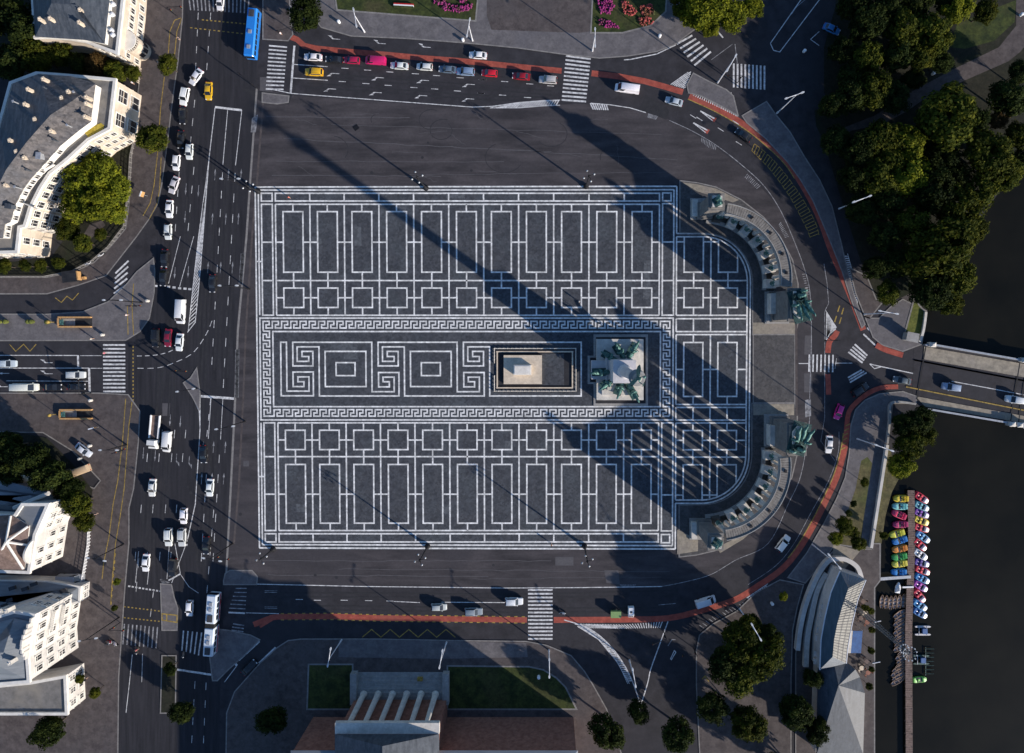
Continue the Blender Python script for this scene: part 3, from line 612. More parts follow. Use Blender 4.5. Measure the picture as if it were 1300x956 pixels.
for i in range(26):
    x,y = rw.choice(((rw.uniform(190,310),rw.uniform(40,800)),(rw.uniform(390,840),rw.uniform(85,230)),(rw.uniform(340,860),rw.uniform(706,775)))); r_ = rw.uniform(.32,.45); c_ = G(x,y); tk.sheet([(c_[0]+r_*math.cos(k*.63),c_[1]+r_*math.sin(k*.63)) for k in range(10)], .0117)
struct('asphalt_seams', sm_, 'asphalt_patch')
for cx_,cy_,r_ in ((560,166,14),(563,165,17),(548,152,16),(480,152,9),(700,170,20),(640,200,24),(780,200,18),(420,190,22)):
    a0 = rw.uniform(0,6); tk.ribbon([G(cx_+r_*math.cos(a0+j*.25), cy_+r_*.8*math.sin(a0+j*.25)) for j in range(rw.randint(8,17))], .16, .0092+.0001*r_)
for x,yy0,yy1 in ((300,220,500),(292,150,480),(276,150,640),(268,200,520),(252,120,260),(240,250,420),(222,420,740),(206,440,740),(190,560,740),(262,540,740),(274,520,730)):
    for d in (-2.6,2.6): tk.ribbon(gp([(x+d-(y-yy0)*.055+rw.uniform(-.3,.3), y) for y in range(yy0,yy1,20)]), .45, .0062+TZ[0]*.0002); TZ[0] += 1
for pts in ([(390,95),(600,110),(700,118)],[(390,108),(600,123),(690,126)],[(400,78),(600,92),(710,102)],[(340,755),(520,756),(660,757),(860,752)],[(380,772),(520,773),(660,775),(840,774)]):
    for d in (-2.6,2.6): tk.ribbon(smoothline(gp([(x,y+d) for x,y in pts])), .4, .0088+TZ[0]*.00012); TZ[0] += 1
struct('tyre_tracks', tk, 'asphalt_dark_patch')
for q in ((448,288,458,312),(395,300,407,310),(425,350,440,354),(818,330,826,380),(706,300,716,318),(560,640,572,652),(372,640,384,650),(640,560,650,575),(505,262,515,274),(610,300,616,330),(418,436,446,448),(436,440,452,456),(566,248,590,252),(470,268,486,272)):
    b = MB(); b.sheet([MM(q[0],q[1]),MM(q[2],q[1]+rw.uniform(-1,1)),MM(q[2]+rw.uniform(-2,2),q[3]),MM(q[0]+rw.uniform(-2,2),q[3])], .0125+.0003*rw.randint(0,8)); struct('paving_repair', b, 'cobble_repair')
# ------------------------------------------------------------------ buildings
def cen(P): return (sum(p[0] for p in P)/len(P), sum(p[1] for p in P)/len(P))
def put(mb, name, m, parent, **k):             # mesh written in world metres, hung under a thing
    o = mb.build(name, m, parent, **k)
    if parent is not None:
        o.matrix_parent_inverse = Matrix.LocRotScale(parent.location, parent.rotation_euler, parent.scale).inverted()
    return o
def inset(P, d):
    if area(P) < 0: P = P[::-1]
    n = len(P); out = []
    for i in range(n):
        a, b, c = Vector(P[i-1]), Vector(P[i]), Vector(P[(i+1) % n]); d1 = (b-a).normalized(); d2 = (c-b).normalized()
        n1 = Vector((-d1.y, d1.x)); n2 = Vector((-d2.y, d2.x)); m = (n1+n2)
        m = m.normalized() if m.length > .1 else n1
        out.append(tuple(b+m*(d/max(.35, m.dot(n1)))))
    return out
WIN = {}
def window_mesh(w, h):
    k = (w, h)
    if k not in WIN:
        f = MB(); f.box(0,.05,h+.12,w+.5,.34,.24); f.box(0,.05,-.1,w+.4,.30,.16)
        for s in (-1,1): f.box(s*(w/2+.1),.02,h/2,.2,.14,h)
        f.box(0,.02,h/2,.08,.1,h); f.box(0,.02,h*.68,w,.1,.07)
        p = MB(); p.box(0,-.0,h/2,w,.05,h); WIN[k] = (f.mesh('window'), p.mesh('pane'))
    return WIN[k]
def windows(b, p, q, cols, rows, z0, dz, w=1.1, h=1.7, m='trim_white', t0=0, t1=1, skip=()):
    p, q = Vector(p), Vector(q); d = (q-p).normalized(); fm, pm = window_mesh(w, h)
    inv = Matrix.Translation(b.location).inverted()
    for r in range(rows):
        for c in range(cols):
            if (r,c) in skip: continue
            pt = p+(q-p)*(t0+(t1-t0)*(c+.5)/cols); nx, ny = d.y, -d.x
            f = obj('window', fm, m, b); f.matrix_parent_inverse = inv
            f.location = (pt.x+nx*.03, pt.y+ny*.03, z0+r*dz); f.rotation_euler = (0,0,math.atan2(ny,nx)-math.pi/2)
            g = obj('pane', pm, 'window_glass', f)
def chimneys(b, pts, h, m='brick_red', z=1.3, s=.7):
    for px, py in pts:
        x, y = Q(px, py, h+z); c = MB(); c.box(x,y,h+z/2-.4,s,s*1.2,z+.8,.3); c.box(x,y,h+z+.06,s+.2,s*1.2+.2,.12,.3)
        c.tube((x,y,h+z+.1),(x,y,h+z+.45),.14); put(c,'chimney',m,b)
def ccw(P): return P if area(P) > 0 else P[::-1]
def house(name, label, out, h, wall, roofm, group=None, parapet=.5, cornice=.35, roof_z=None):
    P = ccw([Q(x,y,h) for x,y in out]); c = cen(P); b = thing(name, label, 'building', (c[0],c[1],0), 0, group)
    w = MB(); w.prism(P, -.1, h); put(w, 'wall', wall, b)
    k = MB(); k.ribbon(P, .5, h+.03, True); k2 = MB()
    n = len(P)
    co = inset(P, -cornice); ci = inset(P, .35); 
    vs = [(x,y,h-.45) for x,y in P]+[(x,y,h-.15) for x,y in co]+[(x,y,h+parapet) for x,y in co]+[(x,y,h+parapet) for x,y in ci]+[(x,y,h+.02) for x,y in ci]
    fs = [(r*n+i, r*n+(i+1)%n, (r+1)*n+(i+1)%n, (r+1)*n+i) for r in range(4) for i in range(n)]
    cm = MB(); cm.add(vs, fs); put(cm, 'cornice', 'trim_white' if wall != 'brick_red' else 'stone_light', b)
    f = MB(); f.sheet(inset(P,.3), h+.06); r = put(f, 'roof', roofm, b)
    # floor bands
    bd = MB()
    for z in (h*.36, h*.68):
        o2 = inset(P, -.10); bd.add([(x,y,z-.12) for x,y in P]+[(x,y,z-.1) for x,y in o2]+[(x,y,z+.1) for x,y in o2]+[(x,y,z+.14) for x,y in P], [(r_*n+i, r_*n+(i+1)%n, (r_+1)*n+(i+1)%n, (r_+1)*n+i) for r_ in range(3) for i in range(n)])
    put(bd, 'string_course', wall, b)
    return b, P
def hip(b, out, h0, h1, rise, wallm, roofm, d):
    P = ccw([Q(x,y,h1) for x,y in out]); 
    if h1 > h0+.05: w = MB(); w.prism(P, h0+.05, h1); put(w, 'attic_wall', wallm, b)
    I = inset(P, d); O = inset(P, -.25); r = MB(); r.frustum([(x,y,h1+.02) for x,y in O], [(x,y,h1+rise) for x,y in I]); put(r, 'roof', roofm, b)
    return P

# corner villa at the top left
A, PA = house('villa', 'cream villa with dark slate roof and rounded bay at the upper left corner', [(38,-90),(163,-90),(157,0),(149.6,68),(108,52.5),(71,46.5),(46,48)], 9.1, 'facade_cream', 'roof_terrace')
hip(A, [(38,-88),(141,-88),(138,0),(132,54),(107,49.5),(46,45.5)], 9.1, 10.6, 3.4, 'trim_white', 'slate', 6.5)
pa = Q(149.6,68,9.1); pb = Q(157,0,9.1); pc = Q(163,-90,9.1)
windows(A, pa, pb, 5, 2, 1.2, 3.6, 1.2, 1.9, t0=.30); windows(A, pa, pb, 1, 2, 1.2, 3.6, 1.0, 1.8, t0=.02, t1=.14); windows(A, pb, pc, 6, 2, 1.2, 3.6, 1.2, 1.9)
windows(A, Q(108,52.5,9.1), pa, 3, 2, 1.2, 3.6, 1.0, 1.8); chimneys(A, [(50,24),(63,23),(101,12),(100,28)], 12.6, 'stone_warm', 1.2, .55)
bay = MB(); bx, by = Q(152.2,46,9.1); bay.lathe([(2.3,0),(2.3,5.6),(2.6,5.8),(2.6,6.0),(2.2,6.0),(2.2,5.4)], bx, by, 20); put(bay,'bay','facade_cream',A)
rl = MB(); 
for i in range(14):
    t = -1.5+i*3.0/13; rl.tube((bx+2.4*math.cos(t),by+2.4*math.sin(t),6.0),(bx+2.4*math.cos(t),by+2.4*math.sin(t),6.8),.06,n=5)
rl.lathe([(2.3,6.8),(2.5,6.8),(2.5,6.95),(2.3,6.95)], bx, by, 20); put(rl,'balustrade','trim_white',A)
for a in (-.9,-.3,.3,.9):
    q = MB(); q.box(bx+2.32*math.cos(a),by+2.32*math.sin(a),2.4,.06,1.0,1.7,a); put(q,'window','window_glass',A)
for px_,py_ in ((143,5),(142,18),(141,38),(143,44)):
    x,y = Q(px_,py_,9.8); s = MB(); s.box(x,y,9.6,.9,.6,1.0,.4); s.box(x+.3,y-.2,10.3,.3,.3,.5,.2); put(s,'roof_vent','metal_white',A)
# curved cream palace
outB = [(88,96.5),(147,102),(140,163.5),(113,178),(86,203),(64,220.5),(52,239),(39.5,264),(32.6,287),(26,288.5),(22.5,320),(-60,322),(-60,200),(0,161),(15,106),(48,93.5)]
B, PB = house('palace', 'cream palace with concave curved front behind the bright green trees', outB, 10.4, 'facade_cream', 'roof_terrace')
oB = [(90,98,0),(120,107,0),(114,154,0),(99,165,1),(76,184,1),(52,211,2),(38,226,3),(28.6,239,3),(19,258,4),(12,281,4),(5,284,4),(2.5,301,5),(-58,301,5),(-58,201,4),(1,163,3),(9,137,2),(17,107,1),(49,95,1)]
rB = [(92,128),(64,146),(34,180),(8,215),(-12,255),(-30,280)]
w = MB(); w.prism([Q(x,y,12.9) for x,y,k in oB],10.45,12.9); put(w,'attic_wall','trim_white',B)
rv = [(*Q(x,y,12.95),12.93) for x,y,k in oB]; ov = [(*p_,12.9) for p_ in inset([v[:2] for v in rv],-.25)]
if area([v[:2] for v in rv]) < 0: ov = ov[::-1]
rr_ = [(*Q(x,y,15.9),15.9) for x,y in rB]; nB = len(oB)
for i in range(nB):
    j = (i+1) % nB; a_, b_ = oB[i][2], oB[j][2]; f = MB()
    f.add([ov[i],ov[j],rr_[b_]]+([rr_[a_]] if a_ != b_ else []), [(0,1,2,3) if a_ != b_ else (0,1,2)])
    put(f,'roof_slope','slate' if i in (13,14,15,16) else 'slate_brown',B,fix=True)  # slopes turned from the sun get darker slate: shade put into the colour
qB = lambda i: Q(*outB[i],10.4)
windows(B, qB(2), qB(1), 2, 2, 1.0, 4.7, 2.9, 3.4); windows(B, qB(3), qB(2), 3, 3, 1.0, 3.1, 1.0, 1.7)
for i in (3,4,5,6,7,8): windows(B, qB(i+1), qB(i), 2 if i != 8 else 1, 3, 1.0, 3.1, 1.4, 2.1)
windows(B, qB(10), qB(9), 1, 3, 1.0, 3.1, 1.4, 2.1); windows(B, qB(11), qB(10), 5, 3, 1.0, 3.1, 1.4, 2.1)
tops = [(120,107),(114,154),(99,165),(76,184),(52,211),(38,226),(28.6,239),(19,258),(12,281)]
for i in (3,4,5,6,7): windows(B, Q(*tops[i+1],12.9), Q(*tops[i],12.9), 2, 1, 10.9, 1, 1.0, 1.5)
windows(B, Q(2.5,301,12.9), Q(5,284,12.9), 2, 1, 10.9, 1, 1.0, 1.4)
chimneys(B, [(35,113),(31,132),(54.5,100),(77.5,124),(86,116),(109,123),(109,131),(107.5,147.6),(43.5,151),(64,166),(12,178),(20,192),(6,235),(30,200)], 14.3, 'stone_warm', 1.3, .55)
gl = MB(); 
for i in range(4):
    x,y = Q(76+i*2.2,134+i*1.1,14.6); gl.box(x,y,14.45,.3,1.6,.18,.5)
x,y = Q(79,137,14.4); gl.box(x,y,14.2,2.2,1.9,.3,.5); put(gl,'skylight','window_glass',B)
mo = MB(); mo.prism([Q(x,y,10.6) for x,y in ((105,166),(128,156),(132,159),(131,164),(112,174))], 10.5, 10.58); put(mo,'roof_moss','moss',B)
for i,(px_,py_) in enumerate(((100,140),(88,160),(70,178),(50,198),(36,216),(22,238),(12,262),(96,118),(74,150),(52,172),(25,208),(2,240),(-4,270),(20,130),(58,112))):
    x,y = Q(px_,py_,14.4); s = MB()
    if i % 3: s.tube((x,y,12.8),(x,y,15.2),.16,n=8); s.box(x,y,15.25,.5,.5,.12,i)
    else: s.box(x,y,14.0,1.3,.9,1.5,i*.5); s.box(x,y,14.8,1.6,1.2,.12,i*.5)
    put(s,'roof_vent','metal_grey' if i % 2 else 'slate',B)
dv = MB()
for px_,py_,rz in ((61,214,1.0),(40,262,.1)):
    x,y = Q(px_,py_,11); dv.box(x,y,11.0,3.6,.2,1.1,rz-.5)
put(dv,'terrace_divider','trim_white',B)
# white art nouveau house
C_, PC = house('art_nouveau_house', 'white house with curved white gable and glazed brown roof at the left edge', [(45.5,678),(38,726),(-60,722),(-60,650),(20,655),(30,640),(62,640)], 11, 'facade_white', 'roof_metal')
qc = lambda x,y: Q(x,y,11)
windows(C_, qc(38,726), qc(45.5,678), 3, 3, 1.2, 3.3, 1.1, 1.8, skip=((2,2),)); windows(C_, qc(45.5,678), qc(62,640), 3, 2, 3.5, 3.3, 1.0, 1.7)
gb = MB(); g0, g1 = Vector(qc(44,684)), Vector(qc(40,716)); dd = (g1-g0); nn = Vector((-dd.y, dd.x)).normalized(); ring = []
for i in range(13):
    t = i/12; z = 11+2.6*math.sin(math.pi*t)**.6; p = g0+dd*t; ring.append((p.x,p.y,z))
n0 = [(x-nn.x*0,y-nn.y*0,z) for x,y,z in ring]; n1 = [(x-nn.x*.45,y-nn.y*.45,z) for x,y,z in ring]
gb.add(n0+n1, [tuple(range(13)), tuple(range(13,26))[::-1]]+[(i,13+i,14+i,i+1) for i in range(12)]+[(12,25,13,0)]); put(gb,'gable','facade_white',C_,fix=True)
hip(C_, [(36,668),(30,722),(-58,720),(-58,660),(14,655)], 11, 11.6, 2.6, 'trim_white', 'wood', 4.5)
rb = MB()
for a,b_ in (((8,688),(36,668)),((8,688),(30,722)),((8,688),(14,655)),((8,688),(-10,720)),((8,688),(36,692)),((-20,660),(-20,720))):
    p0 = Q(*a,14.3); p1 = Q(*b_,11.9); rb.tube((*p0,14.4),(*p1,12.0),.28,n=6)
put(rb,'glazing_rib','trim_white',C_)
C2 = thing('annexe', 'low white annexe with ribbed grey metal roof between dark trees and the white house', 'building', (*Q(10,630,7),0))
P2 = ccw([Q(x,y,7) for x,y in ((-60,612),(4,611),(60,627),(64,640),(29,645),(16,655),(-60,652))]); w = MB(); w.prism(P2,-.1,7); put(w,'wall','facade_white',C2)
r = MB(); r.frustum([(x,y,7.02) for x,y in inset(P2,-.3)],[(x,y,8.2) for x,y in inset(P2,3)]); put(r,'roof','roof_metal',C2)
s = MB()
for i in range(4): s.tube((*Q(-30,618+i*9,8.0),8.2),(*Q(56-i*6,630+i*7,7.5),7.6),.2,n=5)
put(s,'roof_seam','slate',C2); pp = MB(); pp.tube((*Q(18,645,8.4),8.4),(*Q(62,626,8.4),8.4),.55,n=6); put(pp,'ridge_wall','facade_white',C2)
# tall white house bottom left
D, PD = house('tall_house', 'tall white house with baroque gable and grey tin roof at the bottom left corner', [(45,780),(41,800),(36,836),(38,864),(-60,872),(-60,800),(20,776)], 16.2, 'facade_white', 'roof_metal')
qd = lambda x,y: Q(x,y,16.2)
windows(D, qd(36,836), qd(45,780), 4, 4, 1.3, 3.7, 1.1, 1.9, skip=((2,2),)); windows(D, qd(38,862), qd(36,836), 2, 4, 1.3, 3.7, 1.1, 1.9); windows(D, qd(45,780), qd(20,776), 2, 3, 3, 3.7)
hip(D, [(38,790),(30,838),(31,860),(-58,866),(-58,805),(18,786)], 16.2, 16.4, 3.2, 'trim_white', 'roof_metal', 6)
lg = MB(); a0, a1 = Vector(qd(36,836)), Vector(qd(45,780)); dd = (a1-a0).normalized(); nn = Vector((dd.y,-dd.x))
for z,m_ in ((7.2,.0),(10.6,.0)):
    p = a0+dd*((a1-a0).length*.62)+nn*.45; lg.box(p.x,p.y,z,.9,4.6,.18,math.atan2(dd.y,dd.x)-math.pi/2)
    for k in range(9):
        q = p+dd*(-2.2+k*.55)+nn*.4; lg.box(q.x,q.y,z+.5,.08,.08,.9)
put(lg,'balcony','trim_white',D); chimneys(D, [(8,776),(1,776),(12,842)], 17.6, 'stone_light', 1.4)
gd = MB()
for i in range(9):
    t = i/8; p = a0+(a1-a0)*(.1+.8*t); gd.box(p.x,p.y,16.9+.9*math.sin(math.pi*t),.4,1.35,1.4+1.8*math.sin(math.pi*t),math.atan2(dd.y,dd.x)-math.pi/2)
put(gd,'gable','facade_white',D)
D2, PD2 = house('annexe', 'two storey white annexe with long grey roof and skylights behind the tall white house', [(-60,736),(33,737),(60,738),(102,745),(101,764),(62,776),(20,790),(-60,800)], 3.6, 'facade_white', 'roof_metal', parapet=.15, cornice=.2)
hip(D2, [(-58,738),(33,739),(60,740),(98,747),(97,762),(60,774),(20,786),(-58,797)], 3.6, 3.7, 1.6, 'trim_white', 'roof_metal', 4)
for i,(px_,py_) in enumerate(((15,747),(31,748),(12,762),(5,769),(42,742),(54,765),(66,756),(80,750))):
    x,y = Q(px_,py_,5.4); s = MB(); s.box(x,y,5.2,1.6,.9,.5,.3); put(s,'skylight','window_glass',D2)
windows(D2, Q(101,764,3.6), Q(102,745,3.6), 2, 1, .9, 2.7, 1.0, 1.5)
D3, PD3 = house('terrace_house', 'low white house with balcony boxes at the very bottom left corner', [(84,858),(86,905),(-60,905),(-60,876),(40,866)], 6.5, 'facade_white', 'roof_terrace')
windows(D3, Q(86,905,6.5), Q(84,858,6.5), 3, 2, 1.0, 2.8, 1.1, 1.7)
# exhibition hall beyond the lower edge (its shadow lies over the lower road)
K = thing('exhibition_hall', 'brick and stone exhibition hall with wide stone steps along the bottom edge', 'building', (*G(560,940),0))
w = MB()
for x0,x1,y0,z in ((398,728,910,14.3),(452,568,884,16)): w.prism(gp([(x0,y0),(x1,y0),(x1,1120),(x0,1120)]),0,z)
put(w,'wall','brick_red',K)
st = MB()
for i in range(7): st.prism(gp([(455-0*i,853+i*4.5),(563,853+i*4.5),(563,886),(455,886)]),0,.22*(i+1))
st.prism(gp([(447,851),(455,851),(455,890),(447,890)]),0,1.9); st.prism(gp([(563,851),(571,851),(571,890),(563,890)]),0,1.9); put(st,'stairs','stone_grey',K)
pt = MB(); x0,y0 = G(450,884); x1,_ = G(570,884)
pt.add([(x0,y0,16),(x1,y0,16),((x0+x1)/2,y0,20.5),(x0,y0-30,16),(x1,y0-30,16),((x0+x1)/2,y0-30,20.5)],[(0,1,2),(3,5,4),(0,2,5,3),(1,4,5,2),(0,3,4,1)]); put(pt,'pediment_roof','slate',K,fix=True)
for i in range(6):
    x,y = G(464+i*18,884); c = MB(); c.lathe([(.9,1.5),(.9,1.9),(.72,2.0),(.6,14.1),(.85,14.5),(.85,14.9)],x,y+1.4,14); put(c,'column','stone_light',K)
en = MB(); en.box((x0+x1)/2,y0+1.2,15.4,x1-x0,2.6,1.0); put(en,'entablature','stone_light',K)
rf = MB(); rf.frustum([(*p,14.32) for p in ccw(gp([(396,908),(730,908),(730,1122),(396,1122)]))],[(*p,16.5) for p in ccw(gp([(440,950),(690,950),(690,1080),(440,1080)]))]); put(rf,'roof','roof_metal',K)
yb = MB(); x,y = G(534,860); yb.box(x,y,.75,1.3,.9,.7); yb.box(x,y,1.12,1.0,.6,.06); tag(yb.build('yellow_crate','road_yellow'),'small yellow crate left on the grey stone steps','crate')

# ------------------------------------------------------------------ lakeside restaurant
E = thing('restaurant', 'long curved lakeside restaurant with blue grey and cream hipped roof', 'building', (*G(1060,790),0))
Lp = [(1066,725),(1054.6,752),(1047,784),(1042,812),(1040.5,850)]; Rp = [(1099,736),(1088.5,761.6),(1081,794),(1076,822),(1074,842)]; Mp = [(1077,747),(1069.7,769),(1063,792),(1059,812),(1057,834)]
L5 = [Q(*p,5.2) for p in Lp]; R5 = [Q(*p,5.2) for p in Rp]; M5 = [Q(*p,7.6) for p in Mp]
w = MB(); w.prism(L5+R5[::-1],0,5.1); put(w,'wall','facade_white',E)
r1 = MB(); r1.add([(*p,5.3) for p in L5]+[(*p,7.6) for p in M5],[(i,i+1,6+i,5+i) for i in range(4)]); put(r1,'roof','roof_blue',E)
r2 = MB(); r2.add([(*p,5.3) for p in R5]+[(*p,7.6) for p in M5],[(i,5+i,6+i,i+1) for i in range(4)]); put(r2,'roof','roof_cream',E)
for q in (0,4): r3 = MB(); r3.add([(*L5[q],5.3),(*R5[q],5.3),(*M5[q],7.6)],[(0,2,1)]); put(r3,'hip_end','roof_metal',E)
sm = MB()
for i in range(27):
    t = (i+.5)/27; a = along(R5,t); b_ = along(M5,t); sm.tube((*a,5.36),(*b_,7.64),.06,n=4)
for i in range(8):
    t = (i+.5)/8; a = [L5[0][k]+(R5[0][k]-L5[0][k])*t for k in (0,1)]; sm.tube((*a,5.36),(*M5[0],7.64),.06,n=4)
for t in (.33,.66): sm.ribbon([tuple(Vector(a)*(1-t)+Vector(b_)*t) for a,b_ in zip(R5,M5)],.12,5.42+2.3*t)
put(sm,'roof_seam','kerb_stone',E)
gt = MB()
for P_ in (L5,R5): 
    for i in range(4): gt.tube((*P_[i],5.3),(*P_[i+1],5.3),.16,n=6)
put(gt,'gutter','metal_white',E)
aw0 = smoothline([Q(1060,729,3.2),Q(1046,760,3.2),Q(1039,790,3.2),Q(1034,822,3.2),Q(1033,846,3.2)]); aw1 = smoothline([Q(1065.5,732,3.4),Q(1051,762,3.4),Q(1044,792,3.4),Q(1039,822,3.4),Q(1038,846,3.4)])
for i in range(12):
    if i in (3,6,9): continue
    t0, t1 = (i+.1)/12, (i+.78)/12; a = MB(); a.frustum([(*along(aw0,t0),2.9),(*along(aw0,t1),2.9),(*along(aw1,t1),3.3),(*along(aw1,t0),3.3)],[(*along(aw0,t0),2.98),(*along(aw0,t1),2.98),(*along(aw1,t1),3.38),(*along(aw1,t0),3.38)]); put(a,'awning','facade_white',E,fix=True)
tent = [(1040,850),(1058,838),(1076,842),(1086,850),(1094,862),(1098,880),(1098,960),(1036,960)]
P_ = [Q(*p,4.5) for p in tent]; c = Q(1066,872,8); tt = MB(); n = len(P_); tt.add([(*p,3.6+(.9 if i % 2 else 0)) for i,p in enumerate(P_)]+[(*c,7.4)],[(i,(i+1)%n,n) for i in range(n)]); put(tt,'canvas_roof','slate',E)
tw = MB(); tw.prism(inset(P_,.3),0,3.5); put(tw,'wall','facade_white',E)
def wall_strip(name, label, pts, wdt, h, m, cat='wall'):
    pts = smoothline([Q(*p,h) for p in pts]); o_ = off(pts,wdt/2); i_ = off(pts,-wdt/2); b = MB(); n = len(pts)
    vs = [(*p,0) for p in o_]+[(*p,h) for p in o_]+[(*p,h) for p in i_]+[(*p,0) for p in i_]
    fs = [(r*n+i, r*n+i+1, ((r+1)%4)*n+i+1, ((r+1)%4)*n+i) for r in range(4) for i in range(n-1)]+[(0,n,2*n,3*n),(n-1,4*n-1,3*n-1,2*n-1)]
    b.add(vs,fs); return tag(b.build(name,m,None,fix=True),label,cat)
wall_strip('terrace_wall','long outer white wall curving right round the restaurant terrace',[(1094,734),(1088.5,720),(1075,711),(1062,710),(1051,713.5),(1037.7,733),(1024.5,765),(1017,795),(1013,826)],1.1,1.4,'facade_white')
wall_strip('terrace_wall','shorter inner pale wall between the restaurant awnings and the outer wall',[(1049,728),(1037.7,750),(1030,784),(1025,812),(1023.5,847)],1.3,1.1,'stone_light')
wall_strip('quay_wall','straight white quay wall beside the sunken strip above the pedal boats',[(1127,565),(1106.5,696)],.7,1.0,'facade_white')
wall_strip('quay_wall','pale L shaped quay wall at the corner below the bridge',[(1163,513),(1133,511.5),(1130,535),(1127,563)],.5,.9,'stone_grey')
wall_strip('quay_wall','low stone bank wall right of the sunny grass above the bridge',[(1176,396),(1173,418),(1168,434)],.6,.7,'stone_light')
T = thing('blue_canopy','bright blue rectangular canopy on the lake side of the restaurant','canopy',(*G(1086,814),0))
P_ = [Q(*p,3) for p in ((1083,801),(1095,801),(1093,829),(1080,829))]; b = MB(); b.prism(P_,2.9,3.05); put(b,'canopy_top','blue_canvas',T)
for p in P_: b = MB(); b.tube((*p,0),(*p,2.9),.08); put(b,'post','metal_grey',T)
b = MB(); b.prism([Q(*p,3.1) for p in ((1078.5,801),(1082.5,801),(1080,829),(1076,829))],3.0,3.15); put(b,'edge_strip','stone_light',T)

# ------------------------------------------------------------------ the bridge
BR = thing('bridge','wide road bridge with sandy footways and pale parapets crossing the dark lake','bridge',(*G(1240,490),0))
dk = MB(); dk.prism(gp([(1160,437),(1180,437.5),(1300,458.5),(1500,494),(1490,574),(1300,540.5),(1174,519),(1158,514)]),-1.0,.016); put(dk,'deck','asphalt_road',BR)
for nm,q in (('footway',[(1173,440),(1300,462),(1500,497),(1500,517),(1300,479),(1172,456)]),('footway',[(1162,503),(1300,528),(1490,562),(1490,571),(1300,537),(1174,516)])):
    b = MB(); b.prism(gp(q),.02,.13); put(b,nm,'paving_sand',BR)
for q in ([(1172,438),(1180,437),(1300,458),(1500,493.5)],[(1174,518.5),(1300,540),(1490,573.5)]):
    pl_ = gp(q); b = MB()
    for i in range(len(pl_)-1):
        a,c = Vector(pl_[i]),Vector(pl_[i+1]); m_ = (a+c)/2; b.box(m_.x,m_.y,.55,(c-a).length,.45,1.1,math.atan2((c-a).y,(c-a).x))
    put(b,'parapet','metal_grey',BR)
for px_,py_ in ((1180,437.5),(1296,457),(1280,537.5),(1290,538.5),(1297,539.5)):
    x,y = G(px_,py_); b = MB(); b.box(x,y,.8,1.5,1.1,1.6,-.17); b.frustum([(x-.8,y-.6,1.6),(x+.8,y-.6,1.6),(x+.8,y+.6,1.6),(x-.8,y+.6,1.6)],[(x-.2,y-.2,1.9),(x+.2,y-.2,1.9),(x+.2,y+.2,1.9),(x-.2,y+.2,1.9)]); put(b,'pier_block','stone_light',BR)
for a,c in (((1175,440),(1163.5,507)),((1294.5,459),(1282,538)),((1304,461),(1292,540))): jt = MB(); jt.ribbon(gp([a,c]),.28,.14); put(jt,'expansion_joint','iron_black',BR)
b = MB(); b.box(*G(1152,428),1.2,2.6,1.9,2.4,-.2); b.box(*G(1152,428),2.45,3.0,2.3,.14,-.2); tag(b.build('stone_kiosk','stone_grey'),'small grey stone kiosk at the bridgehead above the red lane','kiosk')

# ------------------------------------------------------------------ statues
def horse_rider():
    v = [(0,0,1.5),(-.95,0,1.55),(.8,0,1.6),(1.25,0,2.15),(1.6,0,2.5),(2.05,0,2.2),
         (.75,.28,1.0),(.85,.28,.5),(.8,.28,0),(.75,-.28,1.0),(1.15,-.28,.85),(1.0,-.28,.4),
         (-1.0,.28,1.0),(-1.2,.28,.55),(-1.05,.28,0),(-1.0,-.28,1.0),(-1.2,-.28,.55),(-1.05,-.28,0),
         (-1.35,0,1.4),(-1.5,0,.7),
         (0,0,2.1),(.02,0,2.65),(.05,0,2.95),(.06,0,3.2),(.1,.42,2.7),(.45,.5,2.4),(.1,-.42,2.7),(.5,-.55,2.75),
         (.25,.45,1.75),(.2,.48,1.2),(.25,-.45,1.75),(.2,-.48,1.2)]
    e = [(0,1),(0,2),(2,3),(3,4),(4,5),(2,6),(6,7),(7,8),(2,9),(9,10),(10,11),(1,12),(12,13),(13,14),(1,15),(15,16),(16,17),(1,18),(18,19),(0,20),(20,21),(21,22),(22,23),(21,24),(24,25),(21,26),(26,27),(20,28),(28,29),(20,30),(30,31)]
    r = [.46,.46,.44,.26,.2,.13,.17,.11,.12,.17,.11,.11,.2,.12,.12,.2,.12,.12,.12,.06,.26,.3,.12,.17,.12,.09,.12,.09,.16,.1,.16,.1]
    return skin_mesh('horse_and_rider', v, e, r, 1)
def robed():
    v = [(0,0,1.3),(0,0,.6),(0,0,0),(0,0,1.75),(0,0,2.1),(0,0,2.3),(.02,0,2.52),(0,.45,1.95),(.18,.55,1.5),(.35,.35,1.3),(0,-.45,1.95),(.1,-.6,1.55),(.3,-.5,1.9)]
    e = [(0,1),(1,2),(0,3),(3,4),(4,5),(5,6),(4,7),(7,8),(8,9),(4,10),(10,11),(11,12)]
    return skin_mesh('robed_figure', v, e, [.36,.42,.48,.36,.3,.12,.18,.14,.11,.09,.14,.11,.09], 1)
